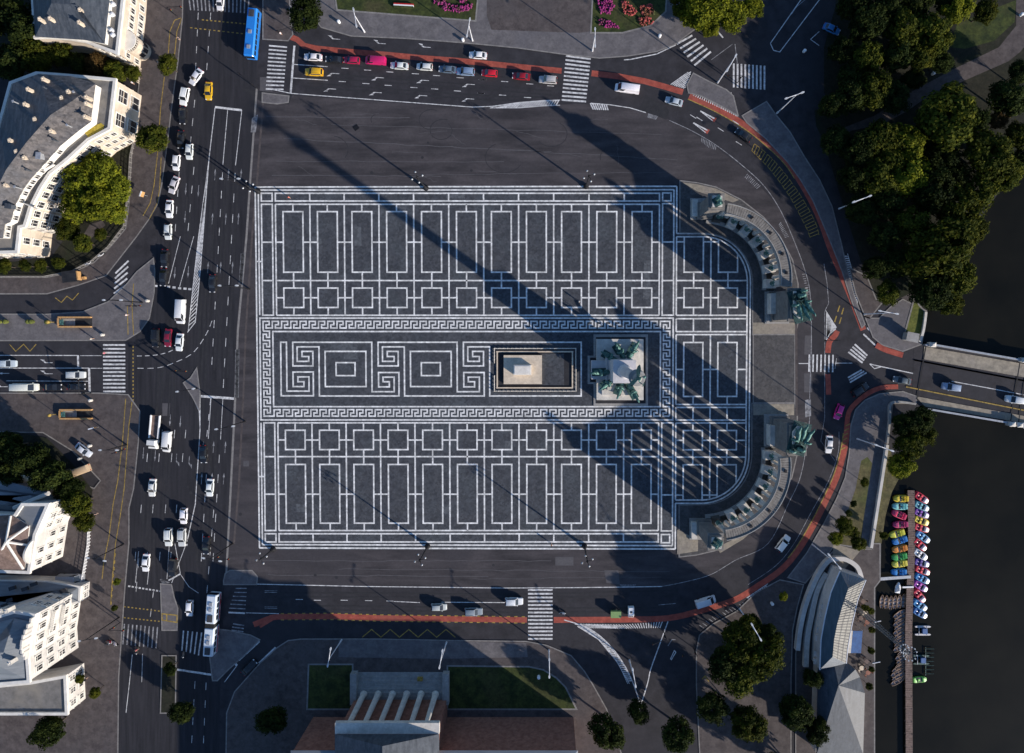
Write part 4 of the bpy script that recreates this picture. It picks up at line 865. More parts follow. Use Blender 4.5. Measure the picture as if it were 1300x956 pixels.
def horse_only():
    v = [(0,0,1.5),(-.95,0,1.55),(.8,0,1.6),(1.2,0,2.2),(1.5,0,2.55),(1.95,0,2.3),(.8,.25,1.0),(1.25,.25,.9),(1.2,.25,.4),(.75,-.25,1.0),(.8,-.25,.5),(.8,-.25,0),(-1.0,.25,1.0),(-1.2,.25,.5),(-1.0,.25,0),(-1.0,-.25,1.0),(-1.2,-.25,.5),(-1.05,-.25,0),(-1.4,0,1.4),(-1.7,0,.8)]
    e = [(0,1),(0,2),(2,3),(3,4),(4,5),(2,6),(6,7),(7,8),(2,9),(9,10),(10,11),(1,12),(12,13),(13,14),(1,15),(15,16),(16,17),(1,18),(18,19)]
    return skin_mesh('horse', v, e, [.44,.44,.42,.25,.19,.12,.16,.1,.1,.16,.1,.1,.18,.11,.11,.18,.11,.11,.12,.06], 1)
ME_R, ME_K, ME_H = horse_rider(), robed(), horse_only()

# memorial column and its platform
MO = thing('monument_column','tall memorial column on a square pale pedestal in the middle of the square','monument',(*G(785,468),0))
b = MB(); b.prism(gp([(753.5,424.5),(822.5,424.5),(822.5,515),(753.5,515),(753.5,487.5),(746,487.5),(746,451.5),(753.5,451.5)]),.01,.18); put(b,'granite_step','stone_grey',MO)
b = MB(); b.prism(gp([(756.5,428),(819.5,428),(819.5,512),(756.5,512),(756.5,485),(749,485),(749,454),(756.5,454)]),.17,.24); put(b,'dark_paving','asphalt_dark_patch',MO)
P0 = lambda h,x0,y0,x1,y1: [Q(x0,y0,h),Q(x1,y0,h),Q(x1,y1,h),Q(x0,y1,h)]
b = MB(); b.prism(P0(1.8,757.5,430.5,817,508),.2,1.8); b.prism(inset(P0(1.8,757.5,430.5,817,508),1.3),1.8,2.2); b.prism(inset(P0(1.8,757.5,430.5,817,508),2.6),2.2,2.6); put(b,'platform','stone_light',MO)
b = MB(); b.prism(P0(3.2,751,458,771,481.5),.2,3.2); put(b,'front_plinth','marble_pale',MO)
pcx, pcy = G(785,468)
b = MB()
for z0,z1,a0,a1 in ((2.5,4,3.6,3.4),(4,12.2,2.75,2.45),(12.2,13.2,2.7,2.7)):
    b.frustum([(pcx+x*a0,pcy+y*a0,z0) for x,y in ((-1,-1),(1,-1),(1,1),(-1,1))],[(pcx+x*a1,pcy+y*a1,z1) for x,y in ((-1,-1),(1,-1),(1,1),(-1,1))])
put(b,'pedestal','marble_pale',MO)
b = MB(); b.lathe([(1.7,13.2),(1.7,13.7),(1.35,14.2),(1.2,15),(.98,32),(1.1,32.4)],pcx,pcy,24); put(b,'shaft','marble_pale',MO,smooth=50)
b = MB(); b.lathe([(1.0,32.4),(1.2,33),(1.75,34)],pcx,pcy,16); b.box(pcx,pcy,34.2,2.5,2.5,.4); b.lathe([(1.0,34.4),(.8,35),(.5,35.4)],pcx,pcy,14); put(b,'capital','stone_grey',MO)
AR = thing('archangel_statue','green bronze archangel with spread wings on top of the tall column','statue',(pcx,pcy,35.3),R(-26))
obj('figure', skin_mesh('angel',[(0,0,1.4),(0,0,.7),(0,.1,0),(0,0,2.0),(0,0,2.5),(0,0,2.75),(.03,0,3.0),(.1,.45,2.4),(.35,.7,2.9),(.45,.75,3.5),(.1,-.45,2.4),(.5,-.65,2.2),(.9,-.7,2.6)],[(0,1),(1,2),(0,3),(3,4),(4,5),(5,6),(4,7),(7,8),(8,9),(4,10),(10,11),(11,12)],[.36,.44,.5,.36,.3,.12,.2,.14,.11,.1,.14,.11,.1],1),'bronze',AR)
for s_ in (1,-1):
    b = MB(); o2 = [(-.2,.15*s_,2.3),(-.5,.9*s_,3.3),(-.8,1.9*s_,3.5),(-1.1,2.5*s_,2.6),(-1.1,2.1*s_,1.5),(-.9,1.2*s_,.9),(-.4,.3*s_,1.2)]
    b.frustum(o2,[(x-.22,y,z-.05) for x,y,z in o2]); put_ = b.build('wing','bronze',AR,fix=True)
b = MB(); b.tube((.95,-.7,1.4),(.95,-.7,4.4),.07); b.box(.95,-.7,3.9,.1,.9,.1); b.box(.95,-.7,3.5,.1,.6,.1); b.build('double_cross','bronze',AR)
b = MB(); b.lathe([(.22,3.6),(.3,3.9),(.1,4.1)],.45,.75,10); b.build('crown','bronze',AR)
RID = [(764,473,182,'lead rider statue on the plinth left of the pedestal'),(776,454,150,'rider statue nearest the upper left corner of the pedestal'),(788,448,120,'rider statue directly above the pedestal'),(803,446,60,'rider statue at the upper right corner of the platform'),(773,486,215,'rider statue nearest the lower left corner of the pedestal'),(788,491.5,250,'rider statue directly below the pedestal'),(803,497,300,'rider statue at the lower right corner of the platform')]
for i,(x,y,a,l) in enumerate(RID):
    z = 3.2 if i == 0 else 2.6; xx,yy = Q(x,y,z+2.5)
    t = thing('rider_statue','green bronze '+l,'statue',(xx,yy,z),R(a),'horsemen round the column'); t.scale = (1.5,1.5,1.4)
    bs = MB(); bs.box(0,0,.1,3.0,1.3,.2); bs.build('base','bronze_dark',t)
    f = obj('horse_and_rider',ME_R,'bronze_dark' if i in (1,2,5) else 'bronze',t); f.location.z = .15
    sp = MB(); sp.tube((.55,-.6,1.0),(.4,-.6,4.2),.04,n=6); sp.build('spear','bronze',t)
# memorial stone
b = MB(); b.prism([Q(*p,.9) for p in ((639.4,451),(688,451),(688,487.7),(639.4,487.7))],.01,.8); tag(b.build('stone_slab','stone_warm'),'pale beige stone slab inside the chain fence left of the column','slab')
b = MB(); b.prism([Q(*p,1.8) for p in ((652,463.5),(674.5,463.5),(674.5,476),(652,476))],.8,1.9); b.prism(inset([Q(*p,1.8) for p in ((652,463.5),(674.5,463.5),(674.5,476),(652,476))],.25),1.9,2.0); tag(b.build('memorial_stone','stone_block'),'pale stone memorial block standing on the beige slab','memorial')
flat('memorial_paving',[(631.5,447),(726.5,447),(726.5,492),(631.5,492)],.018,'asphalt_dark_patch'); flat('memorial_paving',[(688,449),(716,449),(716,489),(688,489)],.022,'cobble')
b = MB()
for q in ([(631,446.5),(727,446.5)],[(631,492.3),(727,492.3)],[(631.3,446.5),(631.3,492.3)],[(726.7,446.5),(726.7,492.3)]):
    a,c = Vector(G(*q[0])),Vector(G(*q[1])); m_ = (a+c)/2; b.box(m_.x,m_.y,.15,(c-a).length+(.32 if a.y == c.y else -.32),.32,.30,math.atan2((c-a).y,(c-a).x))
tag(b.build('stone_kerb','stone_warm'),'low beige stone kerb rectangle inside the chain fence','kerb')
FN = thing('chain_fence','low beige post and chain fence around the memorial stone','fence',(*G(679,469),0))
fp = [(627.4+i*5.45,442.3) for i in range(20)]+[(627.4+i*5.45,496.3) for i in range(20)]+[(627.6,447+i*4.5) for i in range(4)]+[(627.6,477+i*5) for i in range(4)]+[(731,448+i*5.2) for i in range(10)]
pm = MB().add([],[]); pm.frustum([(-.13,-.13,0),(.13,-.13,0),(.13,.13,0),(-.13,.13,0)],[(-.1,-.1,.45),(.1,-.1,.45),(.1,.1,.45),(-.1,.1,.45)]); pm.ball((0,0,.5),.13); pm = pm.mesh('post')
inv = Matrix.Translation(FN.location).inverted()
for p in fp:
    o = obj('post',pm,'stone_light',FN); o.matrix_parent_inverse = inv; o.location = (*G(*p),0)
b = MB()
for q in ([(627.4,442.3),(731,442.3)],[(627.4,496.3),(731,496.3)],[(731,442.3),(731,496.3)],[(627.6,442.3),(627.6,461)],[(627.6,477),(627.6,496.3)]): b.tube((*G(*q[0]),.36),(*G(*q[1]),.36),.11,n=6)
put(b,'chain','stone_light',FN)

# ------------------------------------------------------------------ colonnades
def arm(cx, cy, sg, side):
    F = lambda a,b_: G(cx+a, cy-sg*b_)
    pol = lambda r,t: F(r*math.sin(R(t)), r*math.cos(R(t)))
    T = thing('colonnade','curved stone colonnade with a row of statues on the '+side+' side of the square','colonnade',(*G(cx,cy),0),0,'the two curved colonnades')
    ts = [2+i*4 for i in range(25)]                      # 2..98
    def ringprism(mb, r0, r1, z0, z1, tt):
        P = [pol(r0,t) for t in tt]+[pol(r1,t) for t in tt[::-1]]; mb.prism(P,z0,z1)
    b = MB()
    for r0,z in ((74.4,.45),(75.8,.8),(77.2,1.15)): ringprism(b,r0,89,.0,z,ts)
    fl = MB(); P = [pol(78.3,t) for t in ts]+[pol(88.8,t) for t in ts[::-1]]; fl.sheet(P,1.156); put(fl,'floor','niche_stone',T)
    for m0,m1,n0,n1,z in ((-17,6,79,106,.45),(-15.5,5,80.5,104.5,.8),(77.5,108,-12,-53,.45),(79,106.5,-12,-51.5,.8),(80.5,105.5,-12,-50,1.15)):
        b.prism([F(m0,n0),F(m1,n0),F(m1,n1),F(m0,n1)],0,z+.002)
    put(b,'stepped_base','stone_grey',T)
    b = MB(); tt = [8+i*89/44 for i in range(45)]; ringprism(b,75.3,87,11.7,13.2,tt); put(b,'entablature','stone_grey',T)
    b = MB()
    for i in range(44):
        d = (tt[1]-tt[0])*.06; ringprism(b,74.6,87.8,13.2,13.45,[tt[i]+d,tt[i+1]-d])
    put(b,'roof','slab_roof',T)
    b = MB()
    for q in (86.8,74.8): ringprism(b,q,q+.8,13.45,13.65,tt)
    put(b,'roof_rim','stone_grey',T)
    for t in (30,50,70,86): 
        b = MB(); x,y = pol(81,t); b.box(x,y,13.6,.7,.5,.3,R(t)); put(b,'roof_hatch','iron_black',T)
    colm = MB().lathe([(.62,0),(.62,.3),(.5,.4),(.42,8.2),(.62,8.7),(.62,9.2)],0,0,12).mesh('column',40)
    inv = Matrix.Translation(T.location).inverted()
    for i in range(8):
        t = 17.5+(i-.0)*13.6-6.8
        if 0 < i < 8 and t < 96:
            c, s_ = pol(78.5,t), R(t)
            b = MB(); ang = -R(t)*sg
            b.box(*pol(80.3,t),2.2,2.2,2.6,2.2,ang); b.box(*pol(80.3,t),3.35,2.0,2.4,.1,ang); put(b,'column_plinth','stone_light',T)
        for rr in ((82.3,) if t < 97 else ()):
            for dt in (-1.0,1.0):
                o = obj('column',colm,'stone_light',T); o.matrix_parent_inverse = inv; o.location = (*pol(rr,t+dt*.8),2.4)
    for i in range(13):
        o = obj('column',colm,'stone_light',T); o.matrix_parent_inverse = inv; o.location = (*pol(85.5,11+i*6.9),2.4)
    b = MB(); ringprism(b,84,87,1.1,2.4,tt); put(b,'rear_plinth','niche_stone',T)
    # end piers
    for nm,(a0,a1,b0,b1),h in (('end_pier',(-8,7,80.5,97),14),('end_pier',(85,104,-14,-49),14)):
        P = [F(a0,b0),F(a1,b0),F(a1,b1),F(a0,b1)]; b = MB(); b.prism(inset(P,-.35),.8,2.6); b.prism(P,2.6,h-1.3); b.prism(inset(P,-.4),h-1.3,h-.7); b.prism(inset(P,.1),h-.7,h); put(b,nm,'pier_stone',T); b = MB(); b.prism(inset(P,.35),h,h+.12); put(b,'pier_cap','stone_light' if b1 > 0 else 'niche_stone',T)
    b = MB(); b.prism([F(-16,82),F(-9,82),F(-9,103),F(-16,103)],.8,1.9); put(b,'side_block','stone_light',T); b = MB(); b.prism([F(79,-15.5),F(86,-15.5),F(86,-41),F(79,-41)],1.1,4.0); put(b,'side_block','stone_light',T)
    b = MB(); b.prism([F(87,-16),F(90,-16),F(90,-40),F(96,-47),F(93,-48),F(87,-41)],14,14.9); put(b,'attic_kerb','stone_light',T)
    # statues of kings in the bays
    for i in range(7):
        t = 10.5+i*13.6; x,y = pol(80.6,t)
        q = thing('king_statue','dark green robed statue, %s from the chariot end of the %s colonnade' % (ORD[6-i],side),'statue',(x,y,1.15),(R(-90)-R(t) if sg > 0 else R(90)+R(t)),'statues in the colonnade bays')
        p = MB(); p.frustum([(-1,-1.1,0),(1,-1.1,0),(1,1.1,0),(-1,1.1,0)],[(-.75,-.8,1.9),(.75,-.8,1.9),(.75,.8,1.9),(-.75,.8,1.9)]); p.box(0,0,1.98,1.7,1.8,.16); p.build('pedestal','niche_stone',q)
        f = obj('figure',ME_K,'bronze',q); f.location.z = 2.0; f.scale = (1.25,1.4,1.15)
    x,y = F(-.5,88.5); q = thing('allegory_statue','green bronze pair of figures on the outer end pier of the %s colonnade' % side,'statue',(x,y,14),R(30)*sg,'pier-top groups')
    for dx,dy,sc in ((.1,.5,1.2),(-.3,-.55,1.0)):
        f = obj('figure',ME_K,'bronze',q); f.location = (dx,dy,.2); f.scale = (sc,sc,sc)
    p = MB(); p.box(0,0,.12,2.0,2.2,.24); p.build('base','bronze_dark',q)
    x,y = F(95,-32); q = thing('chariot_statue','green bronze chariot with two horses on the inner end pier of the %s colonnade' % side,'statue',(x,y,14),R(-75)*sg,'pier-top groups')
    p = MB(); p.box(.2,0,.12,7.0,3.7,.24); p.build('base','bronze_dark',q); q.scale = (1.1,1.15,1.15)
    for dx,dy,aa in ((1.0,-1.0,-11),(1.5,.05,3),(.9,1.0,12)):
        f = obj('horse',ME_H,'bronze' if dy else 'bronze_dark',q); f.location = (dx,dy,.2); f.scale = (1.1,1.0,1.15); f.rotation_euler.z = R(aa)
    for dx,dy,sc in ((-.2,-1.35,.95),(-2.7,1.1,.9),(-.3,1.3,.9)):
        f = obj('attendant',ME_K,'bronze',q); f.location = (dx,dy,.2); f.scale = (sc,sc*1.2,sc)
    f = obj('driver',ME_K,'bronze',q); f.location = (-1.9,0,.9); f.scale = (1.25,1.25,1.2)
    c = MB(); c.box(-1.9,0,.8,1.6,1.7,.2); c.loft([[(-1.2,-.9,.8),(-1.0,-.9,.8),(-1.0,-.9,1.7),(-1.2,-.9,1.7)],[(-.9,0,.8),(-.7,0,.8),(-.7,0,1.9),(-.9,0,1.9)],[(-1.2,.9,.8),(-1.0,.9,.8),(-1.0,.9,1.7),(-1.2,.9,1.7)]])
    for s_ in (-1,1): c.box(-1.9,s_*.85,1.15,1.5,.1,.7)
    c.build('chariot','bronze_dark',q)
    for s_ in (-1,1):
        wv = MB(); wv.tube((-1.9,s_*1.0,.85),(-1.9,s_*1.15,.85),.65,n=14); wv.build('wheel','bronze_dark',q)
arm(893,358,1,'upper'); arm(892,578.5,-1,'lower')
# ------------------------------------------------------------------ vehicles
def car_parts(kind):
    P = {}
    Lh = {'sedan':2.25,'hatch':2.0,'suv':2.3,'van':2.65,'longvan':3.1}[kind]
    belt, top = {'sedan':(.92,1.44),'hatch':(.95,1.48),'suv':(1.05,1.68),'van':(1.15,1.95),'longvan':(1.25,2.4)}[kind]
    hw = {'sedan':.88,'hatch':.86,'suv':.92,'van':.95,'longvan':1.0}[kind]
    if kind == 'sedan': st = [(-Lh,.72,.62),(-Lh+.06,.82,.86),(-1.5,.87,.92),(0,.88,.92),(.95,.87,.90),(1.75,.83,.78),(Lh-.15,.76,.68),(Lh,.62,.58)]
    elif kind in ('hatch','suv'): st = [(-Lh,.76,.66),(-Lh+.06,.84,.95*belt),(-1.2,hw,belt),(0,hw,belt),(.9,hw-.01,belt-.03),(Lh-.4,hw-.05,belt-.15),(Lh-.12,hw-.12,belt-.25),(Lh,hw-.25,.6)]
    else: st = [(-Lh,hw-.04,.8),(-Lh+.04,hw-.02,belt),(0,hw,belt),(Lh-1.1,hw,belt),(Lh-.35,hw-.05,belt-.12),(Lh-.1,hw-.14,belt-.3),(Lh,hw-.25,.62)]
    body = MB(); rings = []
    for x,h,z in st: rings.append([(x,-h*.94,.24),(x,-h,.5),(x,-h,z-.14),(x,-h*.9,z),(x,0,z+.03),(x,h*.9,z),(x,h,z-.14),(x,h,.5),(x,h*.94,.24)])
    body.loft(rings)
    gx = {'sedan':(-1.75,-1.05,.35,1.15),'hatch':(-1.97,-1.6,.3,1.1),'suv':(-2.25,-1.95,.35,1.1),'van':(-2.62,-2.5,1.15,2.0),'longvan':(-3.08,-2.98,1.6,2.45)}[kind]
    w0, w1 = hw*.9, hw*.74 if kind in ('sedan','hatch') else hw*.84
    bz = belt-.02; B0 = [(gx[0],-w0,bz),(gx[3],-w0,bz-.04),(gx[3],w0,bz-.04),(gx[0],w0,bz)]; B1 = [(gx[1],-w1,top-.04),(gx[2],-w1,top-.04),(gx[2],w1,top-.04),(gx[1],w1,top-.04)]
    body.frustum(B0,B1); e = .09
    body.frustum([(gx[1],-w1,top-.045),(gx[2],-w1,top-.045),(gx[2],w1,top-.045),(gx[1],w1,top-.045)],[(gx[1]+e,-w1+e,top+.01),(gx[2]-e,-w1+e,top+.01),(gx[2]-e,w1-e,top+.01),(gx[1]+e,w1-e,top+.01)])
    for s in (-1,1): body.box(gx[3]-.25,s*(hw+.08),belt+.05,.18,.2,.14)
    if kind in ('suv',):
        for s in (-1,1): body.tube((gx[1]+.2,s*w1*.85,top+.07),(gx[2]-.3,s*w1*.85,top+.07),.025,n=5)
    P['body'] = (body.mesh('body',35),'car_paint')
    def quad(a,b,c,d,ins=.1,outv=.02):
        A,B_,C_,D_ = [Vector(p) for p in (a,b,c,d)]; m = (A+B_+C_+D_)/4; n = (B_-A).cross(D_-A).normalized()*outv
        q = [m+(p-m)*(1-ins) for p in (A,B_,C_,D_)]; mb = MB(); mb.frustum([p-n*2 for p in q],[p+n for p in q]); return mb
    P['windscreen'] = (quad(B0[1],B0[2],B1[2],B1[1],.09).mesh('windscreen'),'glass')
    if kind not in ('van','longvan'): P['rear_window'] = (quad(B0[3],B0[0],B1[0],B1[3],.14).mesh('rear_window'),'glass')
    for s,(a,b,c,d) in enumerate(((B0[0],B0[1],B1[1],B1[0]),(B0[2],B0[3],B1[3],B1[2]))):
        if kind in ('van','longvan'):     # front doors only
            f = .72; aa,bb,cc,dd = [Vector(v) for v in (a,b,c,d)]
            if s == 0: a = tuple(aa+(bb-aa)*f); d = tuple(dd+(cc-dd)*f)
            else: b = tuple(bb+(aa-bb)*f); c = tuple(cc+(dd-cc)*f)
        P['side_window%d'%s] = (quad(a,b,c,d,.12).mesh('side_window'),'glass')
    wx = Lh*.62
    wm_ = MB(); wm_.tube((0,-.11,0),(0,.11,0),.33,n=14); wm_.tube((0,-.125,0),(0,.125,0),.19,n=10); wme = wm_.mesh('wheel')
    for i,(x,s) in enumerate(((wx,1),(wx,-1),(-wx,1),(-wx,-1))): P['wheel%d'%i] = (wme,'tyre',(x,s*(hw-.1),.33))
    hl_ = MB(); hl_.box(0,0,0,.25,.32,.14); hme = hl_.mesh('headlight'); tl = MB(); tl.box(0,0,0,.1,.26,.2); tme = tl.mesh('tail_light')
    for i,s in enumerate((1,-1)):
        P['headlight%d'%i] = (hme,'lens_clear',(Lh-.16,s*(hw-.32),.64)); P['tail_light%d'%i] = (tme,'lens_red',(-Lh+.0,s*(hw-.28),.78))
    return P
CR0 = random.Random(3)
CP = {k: car_parts(k) for k in ('sedan','hatch','suv','van','longvan')}
def car(px, py, ang, kind, col, label, name='parked_car', cat='car', group='cars on the roads', roof=None):
    z = 1.0; x, y = Q(px,py,z); zz = .016
    t = thing(name,label,cat,(x,y,zz),R(-ang),group)
    q_ = CR0.uniform(.80,1.03); col = tuple(v*q_*CR0.uniform(.97,1.03) for v in col)
    for k,v in CP[kind].items():
        o = obj(k.rstrip('0123456789'),v[0],v[1],t,col)
        if len(v) > 2: o.location = v[2]
    return t
WH,BLK,SIL,RED,YEL,BLU,GRY = (.78,.78,.78),(.012,.012,.014),(.42,.44,.46),(.42,.015,.02),(.75,.42,.015),(.03,.13,.30),(.12,.13,.15)
CARS = [
 (279,2,95,'hatch',WH,'white car at the top edge on the avenue crossing, left of the blue bus'),
 (248,97,125,'sedan',WH,'white car turning diagonally left of the yellow avenue taxi'),
 (264,115,92,'sedan',YEL,'yellow taxi driving down the avenue','taxi','taxi'),
 (233.5,122,102,'suv',WH,'white car directly below the diagonal white car, beside the avenue kerb'),
 (231,146,92,'sedan',BLK,'upper of two black cars by the avenue kerb below the taxi'),
 (228.8,177,93,'sedan',BLK,'lower of two black cars by the avenue kerb, beside a white car'),
 (239.6,192,93,'hatch',WH,'white car with dark windscreen, right of the kerbside white car near the street tree'),
 (223,206,95,'hatch',WH,'kerbside white car just below the lower black car by the street tree'),
 (220,234.5,110,'sedan',(.6,.58,.58),'white car with dark roof panels swerving out near the orange sign'),
 (214.3,265,92,'sedan',WH,'pale sedan with dark windows facing down the avenue below the swerving car'),
 (212.5,294,91,'hatch',(.6,.62,.62),'pale silver car beside the bend of the yellow cycle lines'),
 (208,328,94,'sedan',BLK,'black car in the kerb lane beside the pointed island, upper one'),
 (206.5,352,94,'sedan',BLK,'black car in the kerb lane at the dashed stop line, lower one'),
 (269,360,92,'sedan',BLK,'black car right of the white hatched strip on the avenue'),
 (197,429,94,'suv',BLK,'black car left of the dark red car at the side road mouth'),
 (212.5,429,94,'sedan',(.20,.01,.03),'dark red car between the black car and the white sedan at the side road mouth'),
 (227,434.5,95,'sedan',WH,'white sedan below the white van at the lower tip of the hatched strip'),
 (257.4,577,88,'sedan',BLK,'black car on the avenue right of the long white line below the stop line'),
 (192.5,619.5,94,'sedan',WH,'white sedan in the left lanes below the flatbed truck'),
 (265.8,619.5,94,'sedan',WH,'white sedan in the right lanes below the black car'),
 (232.4,655.6,92,'hatch',WH,'white hatchback just above two white cars waiting side by side'),
 (213.4,682.5,91,'suv',WH,'left one of two white cars waiting side by side on the avenue'),
 (230.4,682.8,91,'suv',(.62,.63,.64),'pale car, right one of the pair waiting side by side on the avenue'),
 (261,693,92,'sedan',BLK,'black car right of the two white cars waiting side by side'),
 (184.4,715,94,'sedan',WH,'white sedan alone above the dashed stop line in the lower left lanes'),
 (218.5,721,95,'suv',BLK,'black car at the tip of the lower traffic island'),
 (240,773,92,'hatch',WH,'small white car beside the lower traffic island, left of the articulated bus'),
 (8,461.7,0,'suv',(.5,.55,.62),'pale blue white car entering at the left edge in the upper lane'),
 (95.5,476,0,'suv',(.62,.62,.60),'white car waiting in the middle lane above the two black cars'),
 (66,491.6,0,'sedan',BLK,'black car right behind the long white van in the lower lane'),
 (96,491,0,'sedan',BLK,'black car at the stop line in the lower lane'),
 (105,571.5,38,'sedan',(.60,.66,.72),'white and blue car on the curved side street by the dark trees'),
 (396.8,71.8,183,'sedan',WH,'white car first at the stop line in the upper lane above the yellow taxi'),
 (398,91,183,'suv',YEL,'yellow taxi first at the stop line on the top road','taxi','taxi'),
 (424,75,184,'sedan',BLK,'black car right behind the white car in the top road queue'),
 (446,75.8,184,'hatch',(.40,.01,.06),'crimson car between the black car and the magenta van in the top queue'),
 (506.6,82.9,184,'sedan',WH,'larger white car right of the magenta van in the top queue'),
 (538.6,84.2,184,'hatch',WH,'smaller white car left of the two bluish cars in the top queue'),
 (568,87.5,184,'sedan',(.12,.16,.22),'dark blue grey car with pale roof in the top queue'),
 (590.6,90.4,184,'suv',(.22,.30,.42),'light blue car in the top queue right of the dark blue grey one'),
 (606.7,69.5,184,'sedan',WH,'white car in the lane beside the red strip, below the lamp post of the forecourt'),
 (621.2,92.2,185,'hatch',(.60,.015,.03),'bright red car in the top road queue'),
 (661.5,96.2,185,'sedan',(.32,.01,.02),'dark red car right of the bright red one on the top road'),
 (695.5,100.8,184,'suv',(.45,.44,.43),'silver car with dark roof stopping before the long zebra crossing','parked_car','car'),
 (856,128.2,195,'sedan',(.45,.50,.54),'silver blue car on the bend behind the white van'),
 (944,171,215,'sedan',BLK,'black car on the ring road bend beside the red lane'),
 (1056.5,36,25,'sedan',(.05,.25,.60),'blue car parked in the shade among the park trees'),
 (1092.5,494.5,-33,'suv',BLK,'black car with glinting windows turning onto the bridge'),
 (1065.5,523,110,'hatch',(.55,.01,.22),'magenta car turning off the ring road at the bridge junction'),
 (1053,564.5,94,'sedan',WH,'white car on the ring road right of the lower chariot statue'),
 (994.5,690,-52,'suv',WH,'white car on the ring road bend beside the red lane at the lower right'),
 (1146,483,190,'sedan',(.10,.12,.13),'dark car at the near end of the bridge'),
 (1208.4,491.4,189,'suv',(.28,.36,.46),'blue grey car in the middle of the bridge'),
 (1289,507.5,189,'suv',WH,'white car at the right edge on the bridge'),
 (557,771.4,0,'hatch',(.46,.50,.50),'silver car, leftmost on the lower road'),
 (601,777,0,'suv',(.26,.31,.34),'grey car between the silver and the white car on the lower road'),
 (652.5,764,0,'suv',WH,'white car stopping before the lower zebra crossing'),
 (315.6,848,-45,'sedan',BLK,'black car on the dark diagonal slip road at the lower left'),
]
for c in CARS: car(c[0],c[1],c[2],c[3],c[4],c[5],*(c[6:8] if len(c) > 6 else ()))
for c in ((476.5,76.6,184,'van',(.55,.015,.12),'magenta van in the top road queue'),(229.3,395.6,93,'longvan',WH,'white van beside the hatched strip on the avenue'),(31.8,491.6,0,'longvan',(.70,.70,.66),'long white van in the lower lane at the left edge'),(211.5,561,95,'van',WH,'white van beside the cab of the flatbed truck'),(796.3,112.3,188,'longvan',WH,'white van beside the red lane right of the long zebra crossing'),(896,764,-17,'van',WH,'white van on the lower right bend beside the red lane'),(90,734,0,'longvan',(.25,.26,.28),'grey van parked between the two white houses'),(100.6,598,160,'van',(.62,.45,.30),'white and orange van parked by the dark trees')):
    car(*c,'van','van')
# buses
def bus(px, py, ang, L, col, side, label, art=False):
    x,y = Q(px,py,3.0); t = thing('bus',label,'bus',(x,y,.016),R(-ang),'buses on the avenue'); h = 3.0; w = 1.27
    segs = [(-L/2,L/2)] if not art else [(-L/2,-.6),(.5,L/2)]
    for a,c in segs:
        b = MB(); b.loft([[(xx,-w*k,.3),(xx,-w*k,h-.35),(xx,-w*k+.25,h-dz),(xx,w*k-.25,h-dz),(xx,w*k,h-.35),(xx,w*k,.3)] for xx,k,dz in ((a,.95,.15),(a+.15,1,0),(c-.25,1,0),(c,.93,.2))]); obj('body',b.mesh('body',30),'car_paint',t,col)
        for s in (-1,1):
            n = int((c-a)/1.5)
            for i in range(n):
                g_ = MB(); g_.box(a+.6+(i+.5)*(c-a-1.0)/n,s*(w+.0),1.95,1.2,.05,.95); g_.build('side_window','glass',t)
            b = MB(); b.box((a+c)/2,s*(w+.005),.75,(c-a)-.4,.03,.6); obj('side_panel',b.mesh('side_panel'),'car_paint',t,side)
            for xx in ([a+1.9,c-2.4] if not art else [(a+c)/2+1.2]):
                b = MB(); b.tube((xx,s*(w-.25),.48),(xx,s*(w+.01),.48),.48,n=14); b.build('wheel','tyre',t)
        for k,xx in enumerate((a+1.4,(a+c)/2,c-2.2)):
            b = MB(); b.box(xx,0,h+.1,1.7 if k == 0 else .9,1.3 if k == 0 else .8,.24); obj('roof_unit',b.mesh('roof_unit'),'metal_grey' if k else 'seat_dark',t)
    b = MB(); b.box(L/2-.02,0,1.75,.12,2.2,1.3); b.build('windscreen','glass',t)
    if art: b = MB(); b.box(-.05,0,1.6,1.2,2.2,2.6); b.build('bellows','tyre',t)
    for s in (-1,1): b = MB(); b.box(L/2+.2,s*1.3,2.3,.25,.3,.35); b.build('mirror','iron_black',t); b = MB(); b.box(L/2-.05,s*.9,.7,.1,.35,.2); b.build('headlight','lens_clear',t)
    return t
bus(317.3,40,95,12,(.02,.20,.62),(.02,.16,.5),'bright blue single deck bus at the top of the avenue')
bus(265.7,795,-86,15.3,(.60,.66,.72),(.35,.03,.04),'pale articulated bus with red flanks at the lower left',True)
# flatbed truck
x,y = Q(195,548,1.5); t = thing('flatbed_truck','flatbed truck with pale side rails and white cab on the avenue','truck',(x,y,.016),R(-95),'vans and trucks')
b = MB(); b.box(-1.2,0,.9,5.8,2.2,.22); b.build('load_bed','wood',t)
for s in (-1,1):
    b = MB(); b.box(-1.2,s*1.1,1.25,5.8,.22,.55); b.build('side_rail','pure_white',t)
b = MB(); b.box(-4.05,0,1.2,.1,2.2,.5); b.build('tailgate','wood',t)
b = MB(); b.loft([[(xx,-1.1,.5),(xx,-1.1,zt-.2),(xx,-.95,zt),(xx,.95,zt),(xx,1.1,zt-.2),(xx,1.1,.5)] for xx,zt in ((2.1,2.5),(3.3,2.5),(3.75,1.6),(4.3,1.4),(4.4,.9))]); obj('cab',b.mesh('cab',30),'car_paint',t,(.66,.66,.64))
b = MB(); b.frustum([(3.38,-.9,2.38),(3.38,.9,2.38),(3.76,.9,1.66),(3.76,-.9,1.66)],[(3.46,-.9,2.4),(3.46,.9,2.4),(3.84,.9,1.68),(3.84,-.9,1.68)]); b.build('windscreen','glass',t,fix=True)
for xx in (3.2,-2.4):
    for s in (-1,1): b = MB(); b.tube((xx,s*.85,.42),(xx,s*1.12,.42),.42,n=14); b.build('wheel','tyre',t)
